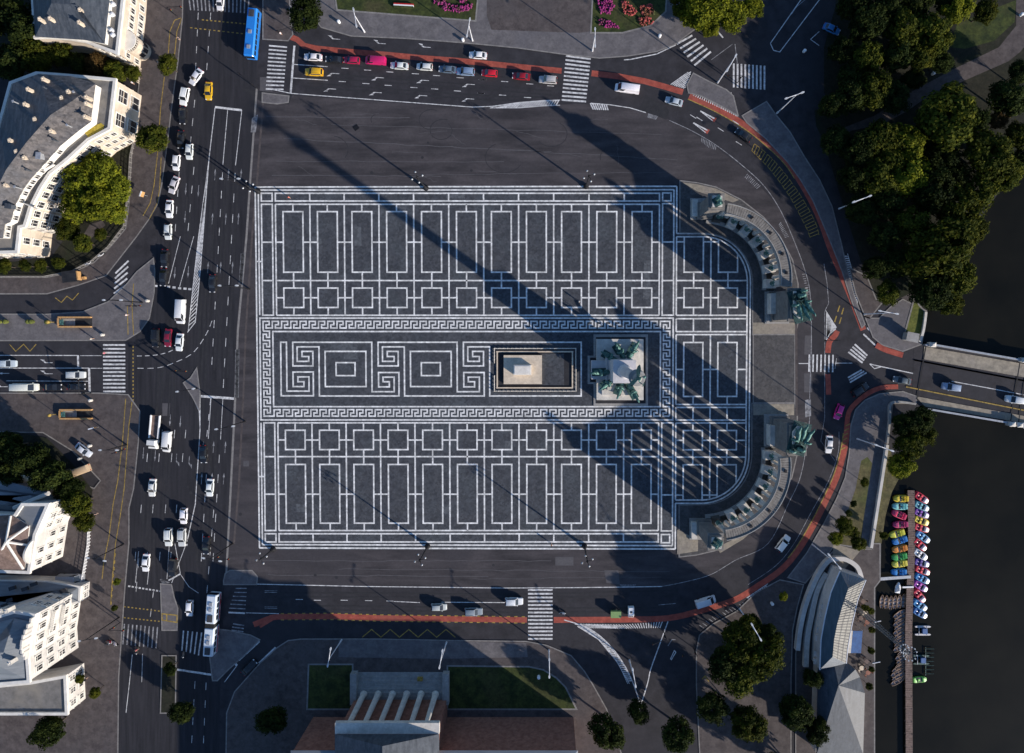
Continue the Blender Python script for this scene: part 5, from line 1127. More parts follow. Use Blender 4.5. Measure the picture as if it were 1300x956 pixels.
# green cart and little white delivery box car on the red lane
x,y = Q(782,780.4,1.5); t = thing('delivery_tricycle','green box cart parked across the red lane','cart',(x,y,.016),0)
b = MB(); b.box(0,0,1.0,2.5,1.5,1.1); b.box(0,0,1.57,2.6,1.6,.06); obj('box',b.mesh('box'),'plastic',t,(.22,.33,.12))
for xx in (-.8,.8):
    for s in (-1,1): b = MB(); b.tube((xx,s*.66,.35),(xx,s*.8,.35),.35,n=12); b.build('wheel','tyre',t)
b = MB(); b.tube((1.25,0,.8),(2.2,0,.8),.05,n=6); b.build('drawbar','iron_black',t)
x,y = Q(801.5,778.5,1.6); t = thing('microcar','tiny white box car right of the green cart','car',(x,y,.016),R(-90),'cars on the roads')
b = MB(); b.loft([[(xx,-.75,.3),(xx,-.75,zt-.2),(xx,-.6,zt),(xx,.6,zt),(xx,.75,zt-.2),(xx,.75,.3)] for xx,zt in ((-1.35,1.3),(-1.25,1.55),(.7,1.55),(1.15,.95),(1.35,.8))]); obj('body',b.mesh('body',30),'car_paint',t,WH)
b = MB(); b.frustum([(.74,-.55,1.48),(.74,.55,1.48),(1.12,.55,1.0),(1.12,-.55,1.0)],[(.8,-.55,1.5),(.8,.55,1.5),(1.18,.55,1.02),(1.18,-.55,1.02)]); b.build('windscreen','glass',t,fix=True)
b = MB(); b.box(-.2,0,1.58,.5,.5,.08); b.build('roof_hatch','seat_dark',t)
for xx in (-.85,.85):
    for s in (-1,1): b = MB(); b.tube((xx,s*.6,.28),(xx,s*.77,.28),.28,n=12); b.build('wheel','tyre',t)
# motorcycles
def moto(px,py,ang,label,col):
    x,y = G(px,py); t = thing('motorcycle',label,'motorcycle',(x,y,.02),R(-ang),'motorcycles')
    for xx in (-.7,.7): b = MB(); b.tube((xx,-.07,.32),(xx,.07,.32),.32,n=14); b.build('wheel','tyre',t)
    b = MB(); b.loft([[(xx,-w_,z0),(xx,-w_,z1),(xx,w_,z1),(xx,w_,z0)] for xx,w_,z0,z1 in ((-.85,.1,.7,.8),(-.3,.17,.45,.85),(.25,.2,.45,.95),(.6,.1,.6,.9))]); obj('body',b.mesh('body',40),'car_paint',t,col)
    b = MB(); b.tube((.55,-.36,1.05),(.55,.36,1.05),.03,n=6); b.tube((.55,0,1.05),(.72,0,.4),.04,n=6); b.build('handlebar','metal_grey',t)
    b = MB(); b.box(-.35,0,.9,.7,.28,.1); b.build('saddle','seat_dark',t); b = MB(); b.ball((.72,0,.85),.12); b.build('headlight','lens_clear',t)
moto(142,813,10,'red motorcycle parked on the brown pavement by the kerb',(.4,.02,.03)); moto(147.5,815,40,'white and red scooter parked beside the red motorcycle',(.6,.5,.5)); moto(138.5,816,-20,'dark motorcycle parked left of the red motorcycle',(.03,.03,.03))
moto(176,824.5,95,'black motorcycle riding over the lower left zebra crossing',(.02,.02,.02)); moto(714,777,0,'white and black motorcycle just right of the lower zebra crossing',(.5,.5,.52)); moto(203,77,95,'black motorcycle by the avenue kerb beside the small round tree',(.02,.02,.02)); moto(114.5,334.6,150,'pale scooter, left one of two parked against the garden fence',(.5,.5,.52)); moto(130.5,324,150,'pale scooter, right one of two parked against the garden fence',(.5,.5,.52))
moto(235,829,94,'dark motorcycle waiting between the lower left zebra bars and the bus',(.03,.04,.05))

# ------------------------------------------------------------------ pedal boats and jetty
J = thing('jetty','long narrow brown plank jetty between the two rows of pedal boats','jetty',(*G(1160,745),-1.25))
b = MB(); jl = gp([(1158,623),(1159,690),(1157,745),(1155,800),(1155.5,900),(1156,1010)])
for i in range(170): 
    p = Vector(along(jl,(i+.5)/170)); b.box(p.x,p.y,-.55,1.75,.40,.10,random.uniform(-.015,.015))
put(b,'deck','wood',J)
for i in range(24):
    p = Vector(along(jl,(i+.3)/24))
    for s in (-.8,.8): b = MB(); b.tube((p.x+s,p.y,-2.2),(p.x+s,p.y,-.35),.09,n=6); put(b,'pile','wood',J)
def pedal_meshes(form):
    h = MB(); st = [(-1.85,.45,.30),(-1.7,.66,.42),(-.9,.76,.5),(.3,.76,.5),(1.0,.72,.55),(1.5,.58,.5),(1.8,.34,.4)]
    h.loft([[(x,-w*.8,-.1),(x,-w,.15),(x,-w*.93,z),(x,0,z+.06),(x,w*.93,z),(x,w,.15),(x,w*.8,-.1)] for x,w,z in st])
    hood = MB(); hood.loft([[(x,-w,.48),(x,-w*.8,z),(x,w*.8,z),(x,w,.48)] for x,w,z in ((.55,.62,.62),(.8,.62,.86),(1.25,.5,.82),(1.7,.28,.56))])
    cock = MB(); cock.box(-.1,0,.50,1.25,1.16,.16)
    seat = MB(); seat.loft([[(x,-.24,.55),(x,-.24,z),(x,.24,z),(x,.24,.55)] for x,z in ((-.62,1.0),(-.5,1.0),(-.42,.7),(0,.66),(.05,.6))])
    tail = MB(); tail.loft([[(x,-w,.35),(x,-w*.9,z),(x,w*.9,z),(x,w,.35)] for x,w,z in ((-1.75,.45,.5),(-1.6,.58,.72),(-1.1,.62,.78),(-.8,.6,.6))])
    return {'hull':(h.mesh('hull',40),'plastic'),'bow_cover':(hood.mesh('bow_cover',40),'plastic'),'cockpit':(cock.mesh('cockpit'),'seat_dark'),'seat':(seat.mesh('seat',40),'plastic'),'stern_cover':(tail.mesh('stern_cover',40),'plastic')}
PM = pedal_meshes(0)
LB = [('yellow',(.72,.52,.03),0,1144.2,633),('turquoise',(.25,.58,.55),0,1142.9,642.8),('crimson',(.60,.03,.10),22,1141.6,653.5),('dark pink',(.42,.03,.12),-3,1143.5,665.8),('yellow',(.62,.60,.06),-16,1139.2,677.4),('blue',(.03,.19,.50),-17,1142.6,686),('orange',(.65,.24,.03),-12,1142.5,696.6),('green',(.06,.36,.08),-10,1142.2,706.6),('yellow',(.70,.60,.08),-8,1142.5,715.6),('blue',(.03,.22,.55),-2,1141.6,726.3)]
RB = [('red',(.62,.03,.06),35,1170,632),('teal',(.16,.42,.48),25,1170,642.8),('purple',(.22,.06,.36),22,1169.8,652),('yellow',(.75,.55,.04),22,1169.7,661.2),('red',(.60,.03,.06),18,1169.9,670.3),('light blue',(.16,.40,.66),36,1171.8,682),('red',(.62,.02,.05),42,1168,691.5),('white',(.72,.73,.73),34,1168.5,704),('dark purple',(.10,.05,.30),15,1170,714.8),('red',(.62,.03,.06),22,1171,724.2),('blue',(.05,.27,.58),28,1170.8,734.6),('magenta',(.42,.06,.40),32,1168.6,744.3),('red',(.60,.02,.05),50,1167.3,756.4),('blue',(.08,.32,.60),34,1168,768.4),('blue',(.03,.16,.42),30,1168,778.4)]
for row,side in ((LB,'left'),(RB,'right')):
    for i,(cn,col,ang,px_,py_) in enumerate(row):
        x,y = Q(px_,py_,-.8); flip = 180 if side == 'left' else 0
        t = thing('pedal_boat','%s pedal boat, %s from the top in the %s hand row at the jetty' % (cn,ORD[i],side),'pedal boat',(x,y,-1.25),R(-ang+flip),'pedal boats at the jetty')
        t.scale = (1.1,1.22,1.1)
        for k,(me,m_) in PM.items():
            c_ = col
            if side == 'right' and k == 'bow_cover': c_ = (.74,.72,.72) if cn != 'yellow' else (.8,.66,.2)
            elif side == 'left' and k == 'bow_cover': c_ = tuple(min(.8,v*1.15+.03) for v in col)
            elif k == 'stern_cover': c_ = tuple(v*.92 for v in col)
            if k == 'seat':
                for s in (-.32,.32): o = obj('seat',me,m_,t,c_); o.location.y = s
            else: obj(k,me,m_,t,c_)
        w_ = MB(); w_.tube((.35,-.0,.62),(.35,.0,.95),.03,n=6); w_.box(.35,0,.95,.05,.5,.05); w_.build('tiller','seat_dark',t)
def catamaran(px_,py_,label,seatm,extra):
    x,y = Q(px_,py_,-.8); t = thing('float_boat',label,'boat',(x,y,-1.25),0,'float boats below the pedal boats')
    for s in (-1.0,1.0):
        b = MB(); b.loft([[(xx,s-w_,-.05),(xx,s-w_,.35),(xx,s+w_,.35),(xx,s+w_,-.05)] for xx,w_ in ((-2,.1),(-1.6,.22),(1.6,.22),(2,.1))]); b.build('float','marble_pale' if extra else 'bronze_dark',t)
    b = MB(); b.box(.3,0,.6,1.2,1.3,.5); b.build('seat_block',seatm,t)
    for xx in (-1,1): b = MB(); b.box(xx,0,.38,.12,2.2,.06); b.build('crossbar','metal_grey',t)
catamaran(1172,801,'boat with white floats and a blue seat block below the pedal boats','blue_canvas',True); catamaran(1170,838,'dark boat with a small blue seat block below the white float boat','blue_canvas',False); 
t = thing('pedal_boat','lime green pedal boat alone near the bottom of the jetty','pedal boat',(*Q(1167.4,863,-.8),-1.25),R(4),'pedal boats at the jetty')
for k,(me,m_) in PM.items(): obj(k,me,m_,t,(.22,.55,.10))
b = MB()
for i in range(7):
    x,y = G(1183,826+i*5.3); b.tube((x-1.1,y,-.95),(x+1.1,y,-.95),.08,n=5)
x,y = G(1183,842); b.box(x-1.0,y,-1.0,.15,7.2,.12); tag(b.build('mooring_rack','bronze_dark'),'dark teal rack of crossbars floating right of the jetty','rack')
def rowboat_meshes():
    st = [(-1.75,.28,.34),(-1.2,.50,.32),(0,.62,.30),(1.0,.46,.36),(1.6,.16,.46),(1.8,.03,.50)]
    h = MB(); rings = []
    for x,w,z in st: rings.append([(x,-w*.5,-.1),(x,-w,z),(x,-w+.08 if w > .1 else -w*.5,z),(x,-w*.4,.06),(x,w*.4,.06),(x,w-.08 if w > .1 else w*.5,z),(x,w,z),(x,w*.5,-.1)])
    h.loft(rings); f = MB(); f.sheet([(-1.6,-.2),(-1.1,-.36),(0,-.45),(1,-.3),(1.4,-.1),(1.4,.1),(1,.3),(0,.45),(-1.1,.36),(-1.6,.2)],.10)
    th = MB(); th.box(0,0,.24,.24,1.1,.05)
    return h.mesh('hull',40), f.mesh('floor'), th.mesh('thwart')
HM,FM,TM = rowboat_meshes()
def rowboat(px_,py_,ang,label,grp,s=1.0):
    x,y = Q(px_,py_,-.8); t = thing('rowing_boat',label,'rowing boat',(x,y,-1.22),R(-ang),grp); t.scale = (s,s,s)
    obj('hull',HM,'wood_boat',t); obj('floor',FM,'boat_inside',t)
    for xx in (-.9,.1,.9): o = obj('thwart',TM,'wood',t); o.location.x = xx; o.scale.y = 1 if abs(xx) < .5 else .75
for i in range(6): rowboat(1120+i*5.5,765.5-abs(i-2)*.8,-86,'brown rowing boat lying upright, %s from the left in the row of six' % ORD[i],'rowing boats in the row of six')
k = 0
for i in range(17):
    y_ = 779+i*5.35; xs = 1146.5-(i > 9)*(1.4 if i < 13 else 3)+(4 if 8 < i < 13 else 0)
    rowboat(xs-3+1.5*(i % 2),y_,-32,'small brown rowing boat, %s from the top in the slanted pile along the jetty' % ORD[i],'rowing boats in the slanted pile',1.16)
t = thing('sail_dinghy','small white tented dinghy between the rowing boats and the jetty','boat',(*Q(1141,747,-.6),-1.2),R(80)); b = MB(); b.loft([[(x,-w,0),(x,-w,.4),(x,w,.4),(x,w,0)] for x,w in ((-1.3,.6),(.3,.65),(1.4,.08))]); b.build('hull','pure_white',t); b = MB(); b.add([(-1.2,-.5,.42),(-1.2,.5,.42),(1.0,0,.42),(-.4,0,1.3)],[(0,1,2),(0,3,1),(1,3,2),(2,3,0)]); b.build('tent','pure_white',t,fix=True)
b = MB(); b.box(*Q(1153,745.5,-.3),-.36,2.8,.4,.14,.03); tag(b.build('gangplank','pure_white'),'short white gangplank beside the tented dinghy','plank')
b = MB(); b.prism(gp([(1111,734),(1157,731),(1157,734.5),(1111,738)]),-.35,-.2); tag(b.build('footbridge','metal_grey'),'thin grey footbridge from the quay to the jetty','footbridge')
for a in ((1109,790,1118,788),(1107,842,1117,840)):
    b = MB(); b.tube((*G(a[0],a[1]),.1),(*G(a[2],a[3]),.15),.12,n=6); tag(b.build('mooring_pole','pure_white'),'white mooring pole sticking out over the water, %s one' % ('upper' if a[1] < 800 else 'lower'),'pole','mooring poles')

# ------------------------------------------------------------------ lamp posts
def lamp(bx,by,tx,ty,label,m='metal_white',arms=2,ang=None,name='street_lamp',grp='tall street lamps'):
    b0 = Vector((bx-NX,by-NY)); t0 = Vector((tx-NX,ty-NY)); k = t0.length/b0.length; h = max(6,min(15,H*(k-1)/k))
    a = ang if ang is not None else random.uniform(0,6.28)
    t = thing(name,label,'street lamp',(*G(bx,by),0),a,grp)
    p = MB(); p.tube((0,0,0),(0,0,1.2),.22,.2,10); p.tube((0,0,1.2),(0,0,h),.16,.09,8); p.build('mast',m,t)
    for i in range(arms):
        s = 1 if i == 0 else -1; L = 2.2 if i == 0 else 1.1
        p = MB(); p.tube((0,0,h-.1),(s*L*.55,0,h+.12),.08,n=6); p.tube((s*L*.55,0,h+.12),(s*L,0,h+.12),.07,n=6); p.build('arm',m,t)
        p = MB(); p.loft([[(s*(L-.1),-.12,h+.02),(s*(L-.1),-.12,h+.14),(s*(L-.1),.12,h+.14),(s*(L-.1),.12,h+.02)],[(s*(L+.35),-.22,h+.0),(s*(L+.35),-.22,h+.16),(s*(L+.35),.22,h+.16),(s*(L+.35),.22,h+.0)],[(s*(L+.8),-.12,h+.02),(s*(L+.8),-.12,h+.12),(s*(L+.8),.12,h+.12),(s*(L+.8),.12,h+.02)]]); p.build('lantern','lamp_glass',t,fix=True)
LAMPS = [(463,41,451,19,'white lamp post on the forecourt left of the lawn with the striped banner',R(-80)),(600,52,596,32,'white lamp post at the right end of the lawn with the striped banner',R(-100)),(752,65,757,45,'white lamp post at the left corner of the round flower bed',R(-90)),(911,105,928,76,'white double lamp post between the slanted and the upright zebra crossing',R(240)),(986,144,1012,121,'white lamp post at the point of the shaded corner pavement',R(200)),(1065,265,1098,254,'white lamp post under the park trees beside the ring road',R(200)),(1097,399,1131,401,'white lamp post with a box at its head beside the sunny grass',R(170)),(1088,557,1125,570,'white lamp post by the pale quay wall below the bridge',R(160)),(1031,691,1061,715,'white lamp post leaning over the restaurant terrace wall',R(130)),(939,773,960,806,'white lamp post in front of the large dark tree at the bottom',R(120)),(434,812,419,838,'white lamp post beside the small dark lawn at the bottom',R(80)),(567,815,561,840,'white lamp post right of the grey stone steps',R(80)),(697,825,697,851,'white lamp post at the curve of the lower right lawn',R(90)),(799,838,806,863,'white lamp post on the hatched strip at the bottom',R(100))]
for l in LAMPS: lamp(*l[:5],ang=l[5])
DL = [(317,367,287,362,'dark lamp post at the left edge of the square, beside the mosaic border'),(318,241,289,227,'dark lamp post at the upper left corner of the mosaic'),(311,535,283,545,'dark lamp post at the left edge of the square, below the stop line'),(295.4,690,267,711,'dark lamp post at the lower left corner of the mosaic'),(181,384,140,382,'dark lamp post on the pavement above the left zebra crossing'),(161,564.5,135,571,'dark lamp post beside the small slanted zebra on the lower left'),(157.3,690.5,120,710.5,'dark lamp post on the brown pavement beside the white art nouveau house'),(151.5,783.6,113,819,'dark lamp post on the brown pavement beside the parked motorcycles'),(250,493,231,485,'dark lamp post on the small triangular island')]
for l in DL: lamp(*l,m='iron_black',arms=2,ang=R(random.choice((0,10,-10))),grp='dark lamp posts')
def candelabra(bx,by,tx,ty,label):
    b0 = Vector((bx-NX,by-NY)); t0 = Vector((tx-NX,ty-NY)); k = t0.length/b0.length; h = max(7,min(13,H*(k-1)/k))
    t = thing('candelabra',label,'street lamp',(*G(bx,by),0),R(20),'ornate lamp masts round the square')
    p = MB(); p.lathe([(.7,0),(.7,.5),(.4,.8),(.32,2.0),(.22,2.4),(.14,h-1)],0,0,10); p.lathe([(.14,h-1),(.3,h-.8),(.12,h-.5),(.1,h+.3),(.02,h+.7)],0,0,8); p.build('mast','iron_black',t,smooth=50)
    for i in range(4):
        a = i*math.pi/2; c,s = math.cos(a),math.sin(a); p = MB(); p.tube((0,0,h-1),(c*1.0,s*1.0,h-.4),.06,n=6); p.tube((c*1.0,s*1.0,h-.4),(c*1.3,s*1.3,h-.8),.05,n=6); p.build('arm','iron_black',t); p = MB(); p.ball((c*1.3,s*1.3,h-1.0),.24); p.build('lantern','lamp_glass',t,smooth=60)
for l in ((541,239,533,220,'ornate black lamp mast at the top border of the mosaic, left one'),(744,237,747,222,'ornate black lamp mast at the top border of the mosaic, right one'),(543,693,537,715,'ornate black lamp mast at the bottom border of the mosaic, left one'),(742,693,747,714,'ornate black lamp mast at the bottom border of the mosaic, right one'),(328,243,318,238,'ornate black lamp mast at the upper left corner of the mosaic'),(347,697,331,712,'ornate black lamp mast at the lower left corner of the mosaic')): candelabra(*l)
def signal(px_,py_,label,a=0,arm_=3.5):
    t = thing('traffic_light',label,'traffic light',(*G(px_,py_),0),a,'traffic lights'); p = MB(); p.tube((0,0,0),(0,0,4.6),.1,n=8); p.tube((0,0,4.5),(arm_,0,4.8),.07,n=6); p.build('mast','iron_black',t)
    for xx,z in ((arm_,4.5),(.18,3.0)):
        p = MB(); p.box(xx,0,z,.3,.32,.95); h_ = p.build('signal_head','iron_black',t)
        for k,m_ in enumerate(('lens_red','road_yellow','bronze')): q = MB(); q.tube((xx+.14,0,z+.3-.3*k),(xx+.2,0,z+.3-.3*k),.1,n=8); q.build('lens',m_,h_)
for s in ((327,113,'traffic light by the upper left zebra crossing on the square corner',R(140)),(116,499,'traffic light at the stop line of the left side road',R(90)),(174,389,'traffic light above the left zebra crossing',R(0)),(156,572,'traffic light beside the slanted zebra at the lower left',R(20)),(230,470,'traffic light left of the triangular island',R(0)),(378,44,'traffic light under the dark tree by the upper red lane',R(200)),(1056,432,'traffic light on the small red island by the bridge junction',R(180)),(842,801,'traffic light at the end of the lower red hatched strip',R(200)),(880,822,'traffic light beside the shaded lower right island',R(180)),(936,105,'traffic light left of the upright zebra crossing',R(180)),(153,790,'traffic light at the lower left zebra on the brown pavement',R(0)),(283,702,'traffic light at the lower left corner of the square',R(0)),(224,20,'traffic light at the end of the looped yellow cycle lines',R(0))): signal(*s)
# tall light mast by the lake
t = thing('floodlight_mast','tall grey lattice mast with a crown of small lamps leaning over the rowing boats','mast',(*G(1089,772),0),.3)
hM = 24.0
for i in range(3):
    a = i*2.094; p = MB(); p.tube((.8*math.cos(a),.8*math.sin(a),0),(.35*math.cos(a),.35*math.sin(a),hM),.13,.09,6); p.build('mast_leg','iron_grey',t)
p = MB()
for k in range(24):
    r_ = .8-.45*k/24; r2_ = .8-.45*(k+1)/24
    for i in range(3):
        a,a2 = i*2.094,(i+1)*2.094; p.tube((r_*math.cos(a),r_*math.sin(a),k),(r2_*math.cos(a2),r2_*math.sin(a2),k+1),.05,n=4)
p.build('lattice','iron_grey',t)
for k,(rr,z) in enumerate(((1.5,hM-.2),(1.0,hM-2.5))):
    p = MB()
    for i in range(12):
        a = i*.5236; p.tube((0,0,z),(rr*math.cos(a),rr*math.sin(a),z+.3),.05,n=5); a2 = a+.5236; p.tube((rr*math.cos(a),rr*math.sin(a),z+.3),(rr*math.cos(a2),rr*math.sin(a2),z+.3),.05,n=5)
    p.build('lamp_ring','iron_grey',t)
    for i in range(12):
        a = i*.5236; q = MB(); q.box(rr*math.cos(a),rr*math.sin(a),z+.45,.22,.22,.25,a); q.build('floodlight','lamp_glass',t)

# ------------------------------------------------------------------ street furniture
def stair(px0,py0,px1,py1,label):
    c_ = G((px0+px1)/2,(py0+py1)/2); t = thing('underpass_entrance',label,'stairway',(*c_,0),0,'underpass entrances'); x0,y0 = G(px0,py0); x1,y1 = G(px1,py1); w_ = abs(x1-x0); d_ = abs(y0-y1)
    p = MB(); p.box(0,0,.14,w_,d_,.04); p.build('stairwell','dark_stair',t)
    p = MB()
    for i in range(10): p.box(-w_/2+.5+i*.35,0,.2+(.9-.09*i)*0,.3,d_-.6,.05)
    p.build('steps','stone_grey',t)
    for (cx_,cy_,sx,sy) in ((0,d_/2,w_,.3),(0,-d_/2,w_,.3),(-w_/2,0,.3,d_-.6)): p = MB(); p.box(cx_,cy_,.5,sx,sy,.9); p.box(cx_,cy_,.98,sx+.1,sy+.1,.08); p.build('railing_wall','orange_paint',t)
    p = MB(); p.box(-w_/2+.9,0,1.0,1.0,d_*.6,.1); p.build('sign_panel','bronze',t)
    p = MB(); p.tube((-w_/2-1.2,0,0),(-w_/2-1.2,0,2.6),.07,n=6); p.ball((-w_/2-1.2,0,2.8),.45); p.build('globe_sign','road_yellow',t)
stair(77,403,117.5,415,'orange railed underground stairway above the left side road'); stair(79,520,118.5,531,'orange railed underground stairway below the left side road')
t = thing('newspaper_kiosk','black newspaper kiosk with an orange end on the curved pavement','kiosk',(*Q(88.5,351,2.3),.12),R(8)); p = MB(); p.box(0,0,1.2,3.2,2.4,2.4); p.box(0,0,2.45,3.6,2.8,.12); p.build('booth','kiosk_black',t); p = MB(); p.box(1.75,0,1.5,.2,2.2,1.8); p.box(1.9,.0,2.35,.5,2.2,.1); p.build('display_panel','orange_paint',t); p = MB(); p.box(2.4,-.6,.5,.7,.6,.9); p.build('rack','orange_paint',t)
def sign(px_,py_,label,ang,m='orange_paint'):
    t = thing('sign_board',label,'sign',(*G(px_,py_),.1),ang,'small sign boards'); p = MB(); p.tube((0,0,0),(0,0,2.6),.05,n=6); p.build('post','metal_grey',t); p = MB(); p.box(0,0,2.2,1.3,.15,1.4); p.build('board',m,t); p = MB(); p.box(0,0,2.95,1.4,.3,.1); p.build('cap','metal_white',t)
sign(187.5,249,'orange and white advertising board on the pavement beside the swerving car',R(70)); sign(125.5,542,'orange striped board on the brown pavement below the lower stairway',R(15))
t = thing('banner_board','long low white board with a red and green stripe on the lawn','sign',(*G(513,8.5),.16),R(-3)); p = MB(); p.box(0,.3,.35,5,.36,.6); p.build('red_stripe','lens_red',t); p = MB(); p.box(0,0,.35,5,.3,.62); p.build('white_stripe','pure_white',t); p = MB(); p.box(0,-.3,.35,5,.36,.58); p.build('green_stripe','lawn',t)
for px_,py_,l,m_ in ((431,29,'small white bollard on the forecourt left of the first lamp post','pure_white'),(588,52,'white litter bin on the forecourt kerb above the white car','pure_white'),(979,765,'white and red litter bin in the sunny patch beside the lower right bend','pure_white'),(684,858,'white and red marker post on the lower right lawn','pure_white'),(837,47,'white post with a pink cap on the forecourt left of the slanted zebra','pure_white'),(132,425,'pale litter bin beside the left zebra crossing','stone_light'),(117,508,'pale litter bin below the stop line of the left side road','stone_light'),(189,382,'pale litter bin on the pointed island','stone_light'),(116,565.5,'pale concrete bollard right of the white and blue car, upper one','stone_light'),(103.5,582,'pale concrete bollard right of the white and blue car, lower one','stone_light'),(1183,94.5,'small white globe lamp among the dark park trees','pure_white'),(1020,66,'small white globe lamp on the shaded park corner','pure_white'),(1294.5,20,'small white globe lamp beside the path at the upper right corner','pure_white')):
    p = MB(); x,y = G(px_,py_); p.lathe([(.3,.1),(.38,.2),(.36,1.0),(.42,1.05),(.2,1.2)],x,y,10); tag(p.build('litter_bin' if 'bin' in l else ('globe_lamp' if 'globe' in l else 'bollard'),m_),l,'bin' if 'bin' in l else ('lamp' if 'globe' in l else 'bollard'))
p = MB(); p.box(*G(452,162),.03,1.3,1.3,.05,.6); p.box(*G(452,162),.06,.9,.9,.03,.6); tag(p.build('manhole_cover','iron_black'),'black square manhole cover turned on its corner on the grey asphalt','manhole cover')
for i,(px_,py_) in enumerate(((2,408.5),(10,408.5),(39,408.5),(43,408.5),(63,409))):
    p = MB(); x,y = G(px_,py_); p.lathe([(.4,.1),(.5,.5),(.45,.7),(.6,1.0),(.5,1.3),(.1,1.5)],x,y,10); tag(p.build('planter','lawn_lit'),'yellow green plant tub on the upper left pavement, %s from the left of five' % ORD[i],'planter','plant tubs in a row')
def fence(name,label,pts,h,m,posts,z=.1):
    pl_ = gp(pts); t = thing(name,label,'fence',(*pl_[0],z),0); b = MB()
    for i in range(len(pl_)-1):
        for zz in (.35,.7,1.0): b.tube((*pl_[i],z+h*zz),(*pl_[i+1],z+h*zz),.05,n=5)
    put(b,'rails',m,t); pm_ = MB(); pm_.box(0,0,h/2,.12,.12,h); pm_ = pm_.mesh('post'); inv = Matrix.Translation(t.location).inverted()
    for i in range(posts):
        o = obj('post',pm_,m,t); o.matrix_parent_inverse = inv; o.location = (*along(pl_,i/(posts-1)),z)
fence('garden_fence','long pale iron fence curving round the garden of the cream palace',[(172,183),(168,200),(166,240),(160,288),(140,314),(120,331),(95,344),(60,351),(0,351)],1.1,'kerb_stone',48)
fence('garden_fence','white fence in front of the white art nouveau house',[(116,658),(115,690),(111,715),(107,738)],1.2,'pure_white',20,.13); fence('garden_fence','short white fence before the cream villa beside the avenue pavement',[(180,88),(177,106)],1.2,'stone_warm',8)

# ------------------------------------------------------------------ trees and plants
def crown_mesh(seed, n_cl=70, per=95, flat=.78, size=.062):
    rnd = random.Random(seed); v = []; f = []; cl = []
    for i in range(n_cl):
        while True:
            d = Vector((rnd.uniform(-1,1),rnd.uniform(-1,1),rnd.uniform(-.75,1)))
            if .1 < d.length <= 1: break
        d = d.normalized()*(d.length**.45)*rnd.uniform(.62,.86); cl.append((Vector((d.x*(1+.18*math.sin(2*math.atan2(d.y,d.x)+seed)),d.y,d.z*flat)),rnd.uniform(.13,.33)))
    for c,r in cl:
        for j in range(int(per*(r/.25)**1.6)):
            d = Vector((rnd.gauss(0,1),rnd.gauss(0,1),rnd.gauss(0,1))); d.normalize(); p = c+d*r*rnd.uniform(.55,1.05)
            n = (d*.55+p.normalized()*.35+Vector((rnd.uniform(-1,1),rnd.uniform(-1,1),rnd.uniform(-.4,1)))*.75).normalized(); u = n.orthogonal().normalized(); w = n.cross(u); a = rnd.uniform(0,6.28); u,w = u*math.cos(a)+w*math.sin(a),w*math.cos(a)-u*math.sin(a)
            s = size*rnd.uniform(.6,1.35); s2 = s*rnd.uniform(.5,.8); o = len(v)
            v += [tuple(p-u*s),tuple(p+w*s2+n*s*.15),tuple(p+u*s),tuple(p-w*s2+n*s*.15)]; f.append((o,o+1,o+2,o+3))
    me = bpy.data.meshes.new('crown'); me.from_pydata(v,[],f); me.update(); return me
CROWN = {}
def crown(matname, i):
    k = (matname,i)
    if k not in CROWN: CROWN[k] = crown_mesh(100+i); CROWN[k].materials.append(M[matname])
    return CROWN[k]
def trunk_mesh():
    b = MB(); b.tube((0,0,0),(0,0,.35),.06,.045,8); b.tube((0,0,.35),(.03,0,.9),.045,.02,8)
    for i in range(6):
        a = i*1.05; b.tube((0,0,.3+.05*i),(.38*math.cos(a),.38*math.sin(a),.65+.05*i),.025,.01,5)
    return b.mesh('trunk')
TR = trunk_mesh()
CR = random.Random(5)
def tree(px_,py_,r,m,label,grp,name='tree',hk=1.0):
    rad = r*S*1.02; hc = (rad*1.15+1.6)*hk; x,y = Q(px_,py_,hc*1.05)
    t = thing(name,label,'tree',(x,y,-.6 if px_ > 1125 and py_ > 520 else 0),CR.uniform(0,6.28),grp)
    k = obj('trunk',TR,'bark',t); k.scale = (rad*1.1,rad*1.1,hc)
    c = obj('crown',crown(m,CR.randrange(5)),None,t); c.location.z = hc; c.scale = (rad*CR.uniform(.88,1.15),rad*CR.uniform(.88,1.15),rad*CR.uniform(.85,1.1)); c.rotation_euler.z = CR.uniform(0,6.28)
def row(rowname, items, look, grp, name='tree'):
    items = sorted(items)
    for i,it in enumerate(items):
        lk = it[4] if len(it) > 4 else look; nm = '' if len(items) == 1 else ', '+ORD[i]+' from left'
        tree(it[0],it[1],it[2],it[3],'%s%s %s' % (lk,nm,rowname),grp,name,1.1 if 'clump at the lower' in rowname else 1.0)
D_,M_,Bt = 'leaf_dark','leaf_mid','leaf_bright'
PK = 'park trees'
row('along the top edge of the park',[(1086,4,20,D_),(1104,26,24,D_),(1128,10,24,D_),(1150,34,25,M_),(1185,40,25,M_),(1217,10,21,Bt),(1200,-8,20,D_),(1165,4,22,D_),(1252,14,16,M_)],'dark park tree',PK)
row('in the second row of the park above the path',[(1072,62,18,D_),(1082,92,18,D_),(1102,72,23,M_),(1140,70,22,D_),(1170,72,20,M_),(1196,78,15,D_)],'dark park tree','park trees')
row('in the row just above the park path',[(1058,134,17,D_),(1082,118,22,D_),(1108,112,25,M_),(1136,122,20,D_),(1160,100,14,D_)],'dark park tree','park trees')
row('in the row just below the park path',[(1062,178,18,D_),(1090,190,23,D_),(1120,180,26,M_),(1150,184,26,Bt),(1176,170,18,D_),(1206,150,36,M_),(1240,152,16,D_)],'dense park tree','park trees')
row('in the park group nearest the right edge',[(1258,196,30,M_),(1284,122,22,D_),(1268,152,13,'leaf_rust'),(1294,172,18,M_),(1278,222,20,M_),(1296,92,15,D_),(1296,205,16,D_)],'park tree','park trees')
